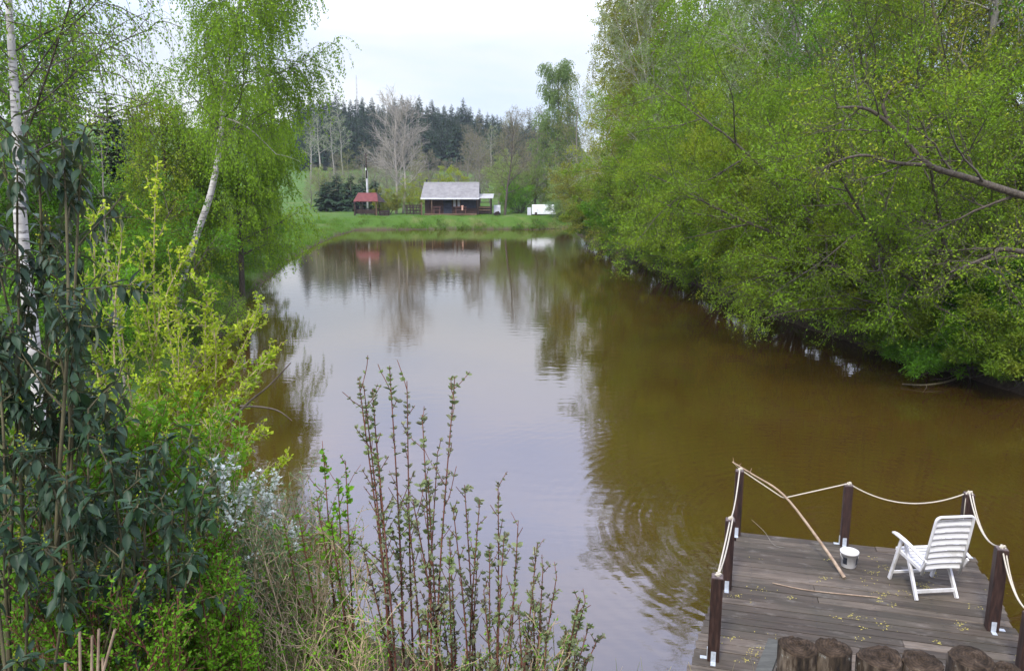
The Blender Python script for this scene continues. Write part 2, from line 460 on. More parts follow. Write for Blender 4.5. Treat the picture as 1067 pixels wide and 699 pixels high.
def scatter(tmpl, P, A, Nn, S):
    tv, tf = tmpl
    A = unit(A); side = unit(np.cross(A, Nn)); Nn = np.cross(side, A)
    S = np.asarray(S)[:, None, None]
    V_ = P[:, None, :] + S * (tv[None, :, 0:1] * side[:, None, :] + tv[None, :, 1:2] * A[:, None, :] + tv[None, :, 2:3] * Nn[:, None, :])
    k = len(tv)
    F_ = (np.arange(len(P)) * k)[:, None, None] + tf[None]
    return V_.reshape(-1, 3), F_.reshape(-1, tf.shape[1])

class Plant:
    def __init__(s, seed): s.rg = np.random.default_rng(seed); s.c = []; s.lp = []; s.ld = []; s.ll = []
    def branch(s, p, d, L, n, wig, trop, r0, r1, lv):
        p = np.array(p, float); d = np.array(d, float); d /= np.linalg.norm(d)
        rn = s.rg.normal(0, wig, (n, 3)); st = L / n; pts = [p]; tr = np.array(trop, float) if hasattr(trop, '__len__') else np.array((0, 0, trop))
        for q in range(n):
            d = d + rn[q] + tr; d /= math.sqrt(d @ d); p = p + d * st; pts.append(p)
        pts = np.array(pts)
        c_ = (pts, np.linspace(r0, r1, n + 1), lv, L); s.c.append(c_); return c_
    def path(s, pts, r0, r1, lv=0, sub=4):
        """a curve through given points, smoothed"""
        pts = np.array(pts, float); n = len(pts); out_ = []
        for q in range(n - 1):
            a, b = pts[q], pts[q + 1]; a0 = pts[max(q - 1, 0)]; b1_ = pts[min(q + 2, n - 1)]
            for k in range(sub):
                u = k / sub
                out_.append(.5 * (2 * a + (b - a0) * u + (2 * a0 - 5 * a + 4 * b - b1_) * u * u + (3 * a - a0 - 3 * b + b1_) * u ** 3))
        out_.append(pts[-1]); out_ = np.array(out_)
        L = float(np.linalg.norm(np.diff(out_, axis=0), axis=1).sum())
        c_ = (out_, np.linspace(r0, r1, len(out_)), lv, L); s.c.append(c_); return c_
    def at(s, c_, t_):
        pts = c_[0]; f = t_ * (len(pts) - 1); k = min(int(f), len(pts) - 2); u = f - k
        return pts[k] * (1 - u) + pts[k + 1] * u, unit(pts[k + 1] - pts[k]), c_[1][k] * (1 - u) + c_[1][k + 1] * u
    def kids(s, parents, n, ang, ratio, tmin=.2, seg=4, wig=.12, trop=0., rf=.6, r1=.003, shape=0.4, lv=1, base=None, tmax=1.0, keep=None, bias=None, minr=0.0):
        out_ = []
        for c_ in parents:
            L = base if base else c_[3]
            k_n = max(1, int(round(n * (1 if base else 1))))
            az = s.rg.uniform(0, 2 * pi)
            for k in range(k_n):
                t_ = tmin + (tmax - tmin) * (k + s.rg.uniform()) / k_n
                p, d, r = s.at(c_, min(t_, .995))
                if keep is not None and not keep(p): continue
                az += 2.4 + s.rg.uniform(-.5, .5)
                a = RAD(s.rg.uniform(*ang))
                u = np.cross(d, (0.01, 0.02, 1.) if abs(d[2]) < .95 else (1., 0, 0)); u /= np.linalg.norm(u); v_ = np.cross(d, u)
                nd = d * cos(a) + (u * cos(az) + v_ * sin(az)) * sin(a)
                if bias is not None: nd = nd + np.array(bias)
                ln = L * s.rg.uniform(*ratio) * (1 - shape * (t_ - tmin) / (tmax - tmin + 1e-6))
                out_.append(s.branch(p, nd, ln, seg, wig, trop, max(r * rf, r1 * 1.3, minr), r1, lv))
        return out_
    def leaves(s, curves, gap, tmin=.1, keep=None, jit=.02):
        P, D = [], []
        for c_ in curves:
            n = max(1, int(c_[3] * (1 - tmin) / gap)); pts = c_[0]
            t_ = tmin + (1 - tmin) * (np.arange(n) + s.rg.uniform(0, 1, n)) / n
            f = t_ * (len(pts) - 1); k = np.minimum(f.astype(int), len(pts) - 2); u = (f - k)[:, None]
            P.append(pts[k] * (1 - u) + pts[k + 1] * u); D.append(unit(pts[k + 1] - pts[k]))
        P = np.concatenate(P); D = np.concatenate(D)
        P = P + s.rg.normal(0, jit, P.shape)
        if keep is not None:
            q = keep(P); P, D = P[q], D[q]
        return P, D
    def clumps(s, curves, per, rad, flat=.65, ts=(.55, .95)):
        C0 = []
        for c_ in curves:
            for t_ in ts: C0.append(s.at(c_, t_)[0])
        C0 = np.array(C0); n = s.rg.poisson(per, len(C0)); sc_ = rad * s.rg.uniform(.6, 1.35, len(C0))
        Cc = np.repeat(C0, n, 0); o_ = s.rg.normal(0, 1, Cc.shape) * np.repeat(sc_, n)[:, None] * .46; o_[:, 2] *= flat
        return Cc + o_, unit(o_ + np.array((0, 0, .15)) * rad)
    def leaf_mesh(s, P, D, tmpl, size, out_w=.5, rnd=.8, droop=0., smin=.7, smax=1.25, nz=.6):
        A = D * out_w + s.rg.normal(0, rnd, P.shape) + np.array((0, 0, -droop))
        Nn = s.rg.normal(0, 1, P.shape) + np.array((0, 0, nz * 2))
        return scatter(tmpl, P, A, Nn, size * s.rg.uniform(smin, smax, len(P)))
    def wood(s, curves, sides):
        """tubes grouped by point count, so they are built in bulk"""
        Vs, Fs, base = [], [], 0
        groups = {}
        for c_ in curves: groups.setdefault(len(c_[0]), []).append(c_)
        for n, cs in groups.items():
            Pt = np.stack([c_[0] for c_ in cs]); R = np.stack([c_[1] for c_ in cs])
            T = np.empty_like(Pt); T[:, 1:-1] = Pt[:, 2:] - Pt[:, :-2]; T[:, 0] = Pt[:, 1] - Pt[:, 0]; T[:, -1] = Pt[:, -1] - Pt[:, -2]
            T = unit(T); ref = np.where(np.abs(T[:, :1, 2:3]) > .8, np.array((1., 0, 0)), np.array((0, 0, 1.)))
            U = unit(np.cross(T, np.broadcast_to(ref, T.shape))); W_ = np.cross(T, U)
            a = np.arange(sides) * 2 * pi / sides
            Vv = Pt[:, :, None] + R[:, :, None, None] * (U[:, :, None] * np.cos(a)[:, None] + W_[:, :, None] * np.sin(a)[:, None])
            Vs.append(Vv.reshape(-1, 3))
            k, q, j = np.meshgrid(np.arange(len(cs)), np.arange(n - 1), np.arange(sides), indexing='ij')
            o_ = base + k * n * sides; j2 = (j + 1) % sides
            Fs.append(np.stack([o_ + q * sides + j, o_ + q * sides + j2, o_ + (q + 1) * sides + j2, o_ + (q + 1) * sides + j], -1).reshape(-1, 4))
            base += len(cs) * n * sides
        return np.concatenate(Vs), np.concatenate(Fs)

def merge(parts):
    Vs, Fs, b = [], [], 0
    for v_, f_ in parts:
        Vs.append(v_); Fs.append(f_ + b); b += len(v_)
    return np.concatenate(Vs), np.concatenate(Fs)
STAT = [0]
def plant_obj(name, label, cat, base, pl, trunk, twigs, leafV, bark, leafm, group=None, bark2=None, trunk_sides=8, twig_sides=3, crown_name='crown', wood_name='trunk', twig_name='branches', extra=None):
    r = empty(name, tuple(base), label, cat, group)
    if trunk:
        v_, f_ = pl.wood(trunk, trunk_sides); np_obj(wood_name, v_, [f_], M[bark], r, True)
    if twigs:
        twigs = [c_ for c_ in twigs if c_[2] < 2 or c_[0][:, 2].min() > .03]
        v_, f_ = pl.wood(twigs, twig_sides); np_obj(twig_name, v_, [f_], M[bark2 or bark], r, True)
    if leafV is not None:
        STAT[0] += len(leafV[1]); np_obj(crown_name, leafV[0], [leafV[1]], M[leafm], r)
    if extra:
        for nm, vf, mt in extra:
            STAT[0] += len(vf[1]); np_obj(nm, vf[0], [vf[1]], M[mt], r)
    return r

def bush_willow(label, x, y, h, seed, nst=8, leafm='lf_willow', size=.075, lean=(-.25, 0, 0), dens=1.0, name='willow_tree', spread=1.0, bark='bark', group='willows overhanging the right bank', cat='tree', n1=9, n2=8, n3=6, gap=.032, wdl=.42, z=None, per=18, smn=.5):
    pl = Plant(seed); rg = pl.rg; z0 = hz(x, y) if z is None else z; base = (x, y, z0 - .1)
    stems = []
    for k in range(nst):
        az = 2 * pi * (k + rg.uniform(-.3, .3)) / nst; sp_ = rg.uniform(.12, .85) * spread
        d = np.array((cos(az) * sp_ + lean[0], sin(az) * sp_ + lean[1], 1 - .3 * sp_))
        stems.append(pl.branch((x + cos(az) * .2, y + sin(az) * .2, z0 - .2), d, h * rg.uniform(.7, 1.0), 9, .09, (lean[0] * .05, 0, .015), h * rg.uniform(.006, .010), .012, 0))
    low = lambda p: p[2] > z0 + .25
    b1 = pl.kids(stems, n1, (30, 70), (.30, .46), .14, 6, .13, .0, .6, .008, .45, 1)
    b2 = pl.kids(b1, n2, (28, 65), (.34, .55), .15, 4, .14, .02, .6, .005, .4, 2, keep=low)
    b3 = pl.kids(b2, n3, (25, 60), (.45, .75), .12, 3, .15, .04, .6, .0025, .3, 3, keep=low)
    P, D = pl.leaves(b2 + b3, gap / dens, .1, jit=.035)
    P2, D2 = pl.clumps(b2, per, .30 * (h / 9) ** .5)
    P, D = np.concatenate([P, P2]), np.concatenate([D, D2]); q = P[:, 2] > max(.06, z0 - .35); P, D = P[q], D[q]
    lv = pl.leaf_mesh(P, D, diamond(wdl * .85), size * 1.06, .7, .65, .05, smin=smn, smax=1.4)
    return plant_obj(name, label, cat, base, pl, stems + b1, b2 + b3, lv, bark, leafm, group)

def birch(label, x, y, path, r, seed, rfb=.45, size=.07, leafm='lf_birch', n1=16, hang=1.6, gap=.05, group=None, tmin=.3, bl=(.22, .34), nk=9, name='birch_tree', bias=None, nh=9, bark='birch', up=(35, 60), low_limbs=0, keep=None, zmin=None):
    pl = Plant(seed); z0 = hz(x, y)
    tr = pl.path([(x, y, z0 - .2)] + path, r, .03, 0, 6)
    b1 = pl.kids([tr], n1, up, bl, tmin, 8, .10, -.02, rfb, .009, .55, 1, bias=bias)
    b2 = pl.kids(b1, nk, (30, 65), (.30, .5), .2, 6, .12, -.12, .55, .006, .3, 2)
    b3 = pl.kids(b1 + b2, nh, (20, 60), (.6, 1.0), .15, 7, .05, -.42, .5, .0022, .2, 3, base=hang)
    if zmin: b1 = [c_ for c_ in b1 if c_[0][-1, 2] > zmin]; b2 = [c_ for c_ in b2 if c_[0][-1, 2] > zmin]; b3 = [c_ for c_ in b3 if c_[0][-1, 2] > zmin + pl.rg.uniform(-.9, .5)]
    P, D = pl.leaves(b2 + b3, gap, .1, keep=keep or (lambda q: q[:, 2] > z0 + .2), jit=.03)
    lv = pl.leaf_mesh(P, D, diamond(.75), size, .2, .6, .75, nz=0)
    return plant_obj(name, label, 'tree', (x, y, z0), pl, [tr], b1 + b2 + b3, lv, bark, leafm, group, bark2='bark', trunk_sides=10)

def crown_tree(label, x, y, h, r, seed, leafm, bark='bark_grey', size=.09, n1=22, n2=9, n3=7, ratio=(.26, .40), up=(35, 65), tmin=.25, trop=.03, gap=.05, wdl=.6, name='leafy_tree', group=None, lean=(0, 0), leaves=True, shape=.55, wig=.05, trunks=1, tw=.004, droop=.1, twig=.0, cat='tree', extra_h=0, keep=None, per=0):
    pl = Plant(seed); z0 = hz(x, y); rg = pl.rg; trs = []
    for k in range(trunks):
        off = (rg.uniform(-.25, .25) * (trunks > 1), rg.uniform(-.25, .25) * (trunks > 1))
        dl = (lean[0] + rg.normal(0, .10) * (trunks > 1), lean[1] + rg.normal(0, .08) * (trunks > 1), 1)
        trs.append(pl.branch((x + off[0], y + off[1], z0 - .2), dl, h * (1 if k == 0 else rg.uniform(.7, .95)), 12, wig, .02, r * (1 if k == 0 else .75), .02, 0))
    b1 = pl.kids(trs, n1, up, ratio, tmin, 6, .10, trop, .5, .010, shape, 1)
    b2 = pl.kids(b1, n2, (28, 60), (.36, .6), .2, 4, .13, trop, .55, tw * 1.6, .4, 2)
    b3 = pl.kids(b2, n3, (25, 60), (.45, .8), .15, 3, .14, twig, .6, tw, .3, 3)
    lv = None
    if leaves:
        P, D = pl.leaves(b2 + b3, gap, .15, keep=keep or (lambda q: q[:, 2] > z0 + .2), jit=.05)
        if per:
            P2, D2 = pl.clumps(b2, per, .34); P, D = np.concatenate([P, P2]), np.concatenate([D, D2])
        lv = pl.leaf_mesh(P, D, diamond(wdl), size, .4, .8, droop)
    return plant_obj(name, label, cat, (x, y, z0), pl, trs, b1 + b2 + b3, lv, bark, leafm, group)

def spruce_mesh(h, rad, seed, whorls=26, per=11):
    """one spruce: trunk curve and flat drooping sprays of needles"""
    rg = np.random.default_rng(seed); V_, F_, b = [], [], 0
    Ps, As, Ns, Ss = [], [], [], []
    for k in range(whorls):
        t_ = (k + .3) / whorls; z = h * (.10 + .895 * t_ ** .92); R = rad * (1 - t_) ** .72 * rg.uniform(.7, 1.15) + .12
        n = max(6, int(per * (1 - .35 * t_)))
        for j in range(n):
            a = rg.uniform(0, 2 * pi); L = R * rg.uniform(.65, 1.2)
            d = np.array((cos(a), sin(a), rg.uniform(-.45, -.05) + .5 * t_))
            Ps.append((0, 0, z)); As.append(d); Ns.append((rg.normal(0, .25), rg.normal(0, .25), 1)); Ss.append(L)
            for q in range(4):
                f = rg.uniform(.25, .95); e = np.array((cos(a + rg.choice([-1, 1]) * .7), sin(a + rg.choice([-1, 1]) * .7), rg.uniform(-.7, 0)))
                Ps.append(np.array((0, 0, z)) + unit(d) * L * f); As.append(e); Ns.append((rg.normal(0, .5), rg.normal(0, .5), 1)); Ss.append(L * rg.uniform(.25, .5))
    tm = (np.array([(0, 0, 0), (.17, .45, -.06), (0, 1, -.14), (-.17, .45, -.06)]), np.array([(0, 1, 2, 3)]))
    return scatter(tm, np.array(Ps), np.array(As), np.array(Ns, float), np.array(Ss))
def spruce_proto(label, x, y, h, rad, seed, group, name='spruce_tree', whorls=26, per=11, leafm='lf_spruce', bark='bark_grey', tr=.16, cat='tree'):
    z0 = hz(x, y); pl = Plant(seed)
    r = empty(name, (x, y, z0), label, cat, group)
    c_ = pl.path([(x, y, z0 - .3), (x, y, z0 + h * .5), (x + .1, y, z0 + h)], tr, .02, 0, 3)
    v_, f_ = pl.wood([c_], 6); np_obj('trunk', v_, [f_], M[bark], r, True)
    v_, f_ = spruce_mesh(h, rad, seed, whorls, per); v_ = v_ + np.array((x, y, z0))
    STAT[0] += len(f_)
    np_obj('crown', v_, [f_], M[leafm], r)
    return r

# ------------------------------------------------------------------ dock
DZ = 0.50
M['deck'] = None
m, t, o = new_mat('weathered_deck_board')
g = N(t, 'ShaderNodeNewGeometry')
tcd = N(t, 'ShaderNodeTexCoord'); mpd = N(t, 'ShaderNodeMapping'); mpd.inputs['Scale'].default_value = (1.2, 14, 14)
# grain runs along the boards, which the dock's own frame has along x
t.links.new(tcd.outputs['Object'], mpd.inputs[0])
n = noise(t, mpd.outputs[0], 1.6, 8, .65)
base = ramp(t, g.outputs['Random Per Island'], [(0, (0.042, 0.033, 0.024)), (.5, (0.078, 0.062, 0.046)), (1, (0.130, 0.105, 0.079))])
grain = ramp(t, n, [(0.28, (0.35, 0.33, 0.31)), (0.5, (0.9, 0.88, 0.85)), (.75, (1.3, 1.28, 1.22))])
c = mixc(t, 1.0, base, grain, 'MULTIPLY')
stn = ramp(t, noise(t, mapped(t, 'Object'), 1.3, 5, .65), [(.42, (0, 0, 0)), (.68, (1, 1, 1))])
c = mixc(t, mixc(t, 0.6, (0, 0, 0), stn), c, (0.045, 0.042, 0.028))
st2 = ramp(t, noise(t, mapped(t, 'Object', (1, 2.5, 1)), 2.7, 7, .7), [(.55, (0, 0, 0)), (.70, (1, 1, 1))])
c = mixc(t, mixc(t, 0.5, (0, 0, 0), st2), c, (0.20, 0.18, 0.15))
principled(t, o, c, .72, .3, n, .5, .006)
M['deck'] = m
M['post'] = mottled('dark_stained_timber', [(0.34, (0.014, 0.009, 0.008)), (0.52, (0.036, 0.018, 0.014)), (0.7, (0.062, 0.036, 0.028))], 5.0, rough=.55, vscale=(8, 8, 1.2), bstr=.25, bdist=.004, spec=.4)
M['post_end'] = mottled('weathered_post_top', [(0.3, (0.07, 0.05, 0.045)), (0.7, (0.16, 0.13, 0.12))], 20.0, rough=.8)
M['zinc'] = mottled('galvanised_steel', [(0.3, (0.32, 0.35, 0.38)), (0.7, (0.50, 0.54, 0.58))], 30.0, rough=.45, bstr=.1)
M['rope'] = mottled('cream_rope', [(0.3, (0.36, 0.32, 0.24)), (0.7, (0.54, 0.50, 0.40))], 90.0, rough=.9, bstr=.8, bdist=.004)
M['white_plastic'] = mottled('white_plastic', [(0.3, (0.47, 0.46, 0.42)), (0.48, (0.60, 0.59, 0.57)), (0.7, (0.66, 0.65, 0.63))], 7.0, rough=.42, bstr=.05, spec=.45)
M['dirt_plastic'] = mottled('grimy_white_plastic', [(0.28, (0.36, 0.35, 0.32)), (0.5, (0.56, 0.56, 0.55)), (0.7, (0.66, 0.66, 0.66))], 9.0, rough=.5, bstr=.05, spec=.4)
M['black'] = mottled('dull_black', [(0.3, (0.012, 0.014, 0.02)), (0.7, (0.03, 0.035, 0.045))], 8.0, rough=.6)
M['grey_board'] = mottled('grey_board', [(0.3, (0.045, 0.045, 0.036)), (0.7, (0.09, 0.09, 0.075))], 3.0, vscale=(2, 10, 10), rough=.8)
M['stick'] = mottled('bare_peeled_branch', [(0.3, (0.19, 0.13, 0.085)), (0.7, (0.38, 0.29, 0.20))], 12.0, vscale=(1, 1, 1), rough=.8)
M['catkin'] = mottled('fallen_yellow_catkin', [(0.3, (0.40, 0.33, 0.05)), (0.7, (0.56, 0.50, 0.12))], 15.0, rough=.9)

BL, BR = on_plane(771, 554, DZ), on_plane(1012, 580, DZ)
FL0 = on_plane(717, 699, DZ); FR0 = on_plane(1062, 668, DZ)
ux = unit(BR - BL); Wd = float(np.linalg.norm(BR - BL))
uyl = unit(FL0 - BL); uyr = unit(FR0 - BR)
FLEN = 3.9                                    # from the water end to the shore
yaw = math.atan2(ux[1], ux[0])
dock = empty('wooden_dock', tuple(BL), 'weathered grey plank dock with dark red-brown posts standing in the brown water', 'dock')
dock.rotation_euler = (0, 0, yaw)
perp = np.array((ux[1], -ux[0], 0))           # towards the shore
DLX = float((uyl @ ux) / (uyl @ perp)); DRX = float((uyr @ ux) / (uyr @ perp))
def dp(u, s_, z=0.0):                          # u across the dock, s towards the shore, from the far left corner
    return BL + ux * u + perp * s_ + np.array((0, 0, z))
rg = random.Random(5)
mb = MB(); s_ = 0.0
while s_ < FLEN:
    bw = rg.uniform(.125, .15); gap_ = rg.uniform(.006, .013)
    x0 = DLX * s_ - rg.uniform(.01, .05); x1 = Wd + DRX * s_ + rg.uniform(.01, .05)
    cut = rg.choice([None, None, rg.uniform(.3, .7)])
    spans = [(x0, x1)] if cut is None else [(x0, x0 + (x1 - x0) * cut - .003), (x0 + (x1 - x0) * cut + .003, x1)]
    for a, b in spans:
        dz = rg.uniform(-.004, .004)
        # local coordinates: x across, y = -s
        mb.hexa([(a, -s_ - bw, -.035 + dz), (b, -s_ - bw, -.035 + dz), (b, -s_, -.035 + dz), (a, -s_, -.035 + dz), (a, -s_ - bw, dz + rg.uniform(-.003, .002)), (b, -s_ - bw, dz), (b, -s_, dz), (a, -s_, dz)])
    s_ += bw + gap_
def local_child(mb_, name, mat, parent, bevel=0.0, smooth=False):
    me = bpy.data.meshes.new(name); me.from_pydata(mb_.v, [], mb_.f); me.update()
    if smooth: me.polygons.foreach_set('use_smooth', [True] * len(me.polygons))
    ob = link_mesh(name, me, mat, parent)
    if bevel:
        q = ob.modifiers.new('bevel', 'BEVEL'); q.width = bevel; q.segments = 2; q.limit_method = 'ANGLE'
    return ob
deck_o = local_child(mb, 'deck', M['deck'], dock, .004)
sc_ = MB(); s_ = .035
while s_ < FLEN - .1:
    for k in range(5):
        for e in (0, .075):
            u = .12 + k * (Wd - .24) / 4 + rg.uniform(-.012, .012); n_ = 6; yy = -s_ - e + rg.uniform(-.005, .005); b_ = len(sc_.v)
            for j in range(n_): sc_.v.append((u + .0065 * cos(j * pi / 3), yy + .0065 * sin(j * pi / 3), .0055))
            sc_.f.append(tuple(b_ + j for j in range(n_)))
    s_ += .1475
local_child(sc_, 'screw_heads', M['black'] if 'black' in M else M['post'], dock)
mb = MB()
for k in range(5):
    u = .12 + k * (Wd - .24) / 4
    mb.box((u, -FLEN / 2, -.115), (.08, FLEN - .1, .15))
local_child(mb, 'joist', M['post'], dock)
for (u, s__) in ((.15, .25), (Wd - .15, .25), (.1, 2.4), (Wd - .05, 2.4)):
    local_child(MB().tube([(u, -s__, -1.9), (u, -s__, -.19)], .07, 10), 'pile', M['post'], dock)
# posts: foot pixel and top pixel of each in the photograph, turned into a place and a height
POSTS = [(767, 556, 490, .115), (879, 567, 505, .11), (1002, 580, 514, .12), (1033, 655, 571, .12), (757, 612, 541, .115), (743, 686, 600, .12), (1066, 705, 640, .13)]
PT = []
for (px, pb, pt, wd) in POSTS:
    q = on_plane(px, pb, DZ); tp = at_y(px, pt, q[1]); hgt = float(tp[2] - DZ)
    PT.append((q, hgt))
    d = q - BL; lx, ly = float(d @ ux), float(-(d @ perp))
    po = local_child(MB().box((lx, ly, hgt / 2 - .1), (wd, wd, hgt + .2)), 'post', M['post'], dock, .006)
    local_child(MB().box((lx, ly, hgt + .002), (wd - .015, wd - .015, .006)), 'post_top', M['post_end'], po)
    for sx, sy in ((0, -1), (1, 0) if px > 900 else (-1, 0)):
        b_ = MB()
        cx, cy = lx + sx * (wd / 2 + .004), ly + sy * (wd / 2 + .004)
        b_.box((cx, cy, .06), (.05 if sx == 0 else .006, .05 if sy == 0 else .006, .12))
        b_.box((cx + sx * .035, cy + sy * .035, .004), (.05 if sx == 0 else .07, .05 if sy == 0 else .07, .006))
        local_child(b_, 'bracket', M['zinc'], po)
def top_of(k, dz=.02): q, h_ = PT[k]; return np.array((q[0], q[1], DZ + h_ + dz))
C_, D_, E_, F_, B_, A_, G_ = [top_of(k) for k in range(7)]
def sag(p, q, s_, n=14, pinch=None):
    t_ = np.linspace(0, 1, n)[:, None]; r = p * (1 - t_) + q * t_
    if pinch is None: r[:, 2] -= s_ * 4 * (t_[:, 0] * (1 - t_[:, 0]))
    else:
        u, dz = pinch; r[:, 2] -= dz * np.minimum(t_[:, 0] / u, (1 - t_[:, 0]) / (1 - u))
    return r
rope = MB()
rr = .009
toA = A_ + np.array((.02, .05, -.02))
rope.tube(np.concatenate([sag(A_, B_, .03)[:-1], ]), rr, 6)
rope.tube(sag(A_ + np.array((.02, .02, .01)), B_ + np.array((.03, 0, 0)), .10), rr, 6)
rope.tube(sag(B_, C_, .17), rr, 6)
rope.tube(sag(C_, D_, 0, 31, (.42, .34)), rr, 6)
rope.tube(sag(D_, E_, .22, 24), rr, 6)
rope.tube(sag(E_, F_, .20, 18), rr, 6); rope.tube(sag(E_ + np.array((.035, 0, 0)), F_ + np.array((.03, 0, .01)), .24, 18), rr, 6)
rope.tube(sag(F_, G_, .16, 18), rr, 6); rope.tube(sag(F_ + np.array((.035, 0, 0)), G_ + np.array((.03, 0, .01)), .21, 18), rr, 6)
for c0 in (A_, B_, C_, D_, E_, F_, G_):
    rg = random.Random(int(abs(c0[0]) * 1000))
    for k in range(3):
        a0 = rg.uniform(0, pi)
        rope.tube([c0 + np.array((cos(a0 + j * .9) * .022 + .006 * k, sin(a0 + j * .9) * .018, -.006 + .007 * k + .006 * sin(j * 2))) for j in range(7)], rr, 6)
rope.tube([E_ + np.array((-.055, -.03, 0)), E_ + np.array((-.068, -.05, -.12)), E_ + np.array((-.066, -.05, -.45))], .006, 5)
rope_o = rope.build('rope', M['rope'], None, True)
tag(rope_o, 'cream rope slung from post to post around the wooden dock', 'rope')

# long bare stick lying over the rope
b0 = on_plane(880, 603, DZ)
pin = C_ * (1 - .42) + D_ * .42; pin[2] -= .33
tip = at_y(763, 481, C_[1] + .35)
pts = [b0 + np.array((0, 0, .015)), b0 * .62 + pin * .38 + np.array((.03, 0, .02)), pin + np.array((0.0, -.02, .04)), pin * .45 + tip * .55 + np.array((-.03, 0, .045)), tip]
pl = Plant(3)
st = pl.path(pts, .023, .008, 0, 6)
tw = [pl.branch(pl.at(st, .78)[0], (.2, .3, .8), .07, 3, .1, 0, .006, .004, 1), pl.branch(pl.at(st, .97)[0], (-.4, .3, .9), .08, 3, .1, 0, .005, .002, 1), pl.branch(pl.at(st, .9)[0], (.6, .1, .5), .05, 3, .1, 0, .004, .002, 1)]
v_, f_ = pl.wood([st] + tw, 8)
so = np_obj('stick', v_, [f_], M['stick'], None, True)
tag(so, 'long curved bare stick leaning over the rope and out above the water', 'stick')
ln = MB().tube([tip, tip + (C_ - tip) * .5 + np.array((0, 0, .0)), C_], .0016, 4).build('fishing_line', M['rope'])
tag(ln, 'thin line hanging from the tip of the bare stick to the corner post', 'line')

# bucket
bq = on_plane(887, 593, DZ) + np.array((0, .09, .004))
bk = empty('bucket', tuple(bq), 'small white plastic bucket with dark label patches on the dock boards', 'bucket')
mb = MB(); n = 28
prof = [(0, .0), (.088, .0), (.092, .006), (.108, .185), (.116, .187), (.118, .205), (.110, .208), (.104, .19), (.087, .012), (0, .012)]
for r_, z_ in prof:
    for k in range(n):
        a = 2 * pi * k / n; mb.v.append((bq[0] + r_ * cos(a), bq[1] + r_ * sin(a), bq[2] + z_))
for q in range(len(prof) - 1):
    for k in range(n):
        k2 = (k + 1) % n; mb.f.append((q * n + k, q * n + k2, (q + 1) * n + k2, (q + 1) * n + k))
mb.build('bucket_body', M['white_plastic'], bk, True)
MB().tube([bq + np.array((.112 * cos(a), .112 * sin(a), .207)) for a in np.linspace(0, 2 * pi, 25)], .006, 6, False).build('rim', M['white_plastic'], bk, True)
# lid pushed down, a little dirt on it
mb = MB(); mb.v.append(tuple(bq + np.array((0, 0, .196))))
for k in range(n): mb.v.append((bq[0] + .106 * cos(2 * pi * k / n), bq[1] + .106 * sin(2 * pi * k / n), bq[2] + .198))
for k in range(n): mb.f.append((0, 1 + k, 1 + (k + 1) % n))
mb.build('lid', M['dirt_plastic'], bk)
for a0, a1, z0_, z1_ in ((-2.75, -2.2, .055, .15), (-1.0, -.25, .045, .15)):
    mb = MB(); K = 7
    for k in range(K + 1):
        a = a0 + (a1 - a0) * k / K
        for z_ in (z0_, z1_):
            r_ = .092 + (.108 - .092) * (z_ - .006) / .179 + .0015
            mb.v.append((bq[0] + r_ * cos(a), bq[1] + r_ * sin(a), bq[2] + z_))
    for k in range(K): mb.f.append((2 * k, 2 * k + 2, 2 * k + 3, 2 * k + 1))
    mb.build('label_patch', M['black'], bk)
hd = [bq + np.array((.118 * cos(a) * 1.0, -.118 * abs(sin(a)) * .55 - .0, .185 - .115 * sin(a))) for a in np.linspace(0, pi, 15)]
MB().tube(hd, .003, 5).build('handle', M['white_plastic'], bk, True)

# ------------------------------------------------------------------ folding chair
rl, rr_ = on_plane(951, 625, DZ), on_plane(1001, 624, DZ)
fl, fr = on_plane(925.5, 602, DZ), on_plane(974, 598, DZ)
cc = (rl + rr_) / 2
xdir = unit(rr_ - rl); cw = float(np.linalg.norm(rr_ - rl))
ydir = np.array((-xdir[1], xdir[0], 0)); fy = ((fl + fr) / 2 - cc); cyaw = .0
print('CHAIR width', cw, 'front offset', float(fy @ xdir), float(fy @ ydir), 'dock', Wd, DLX, DRX, 'BL', BL, 'posts', [(round(float(q[0]), 2), round(float(q[1]), 2), round(h_, 2)) for q, h_ in PT])
chair = empty('folding_chair', (cc[0], cc[1], DZ + .004), 'white slatted plastic reclining garden chair standing on the dock facing the water', 'chair')
chair_yaw = math.atan2(xdir[1], xdir[0]) + RAD(3)
chair.rotation_euler = (0, 0, chair_yaw)
HW = .255
def cp(mb_, name, mat, par=chair, bevel=.004, smooth=False): return local_child(mb_, name, mat, par, bevel, smooth)
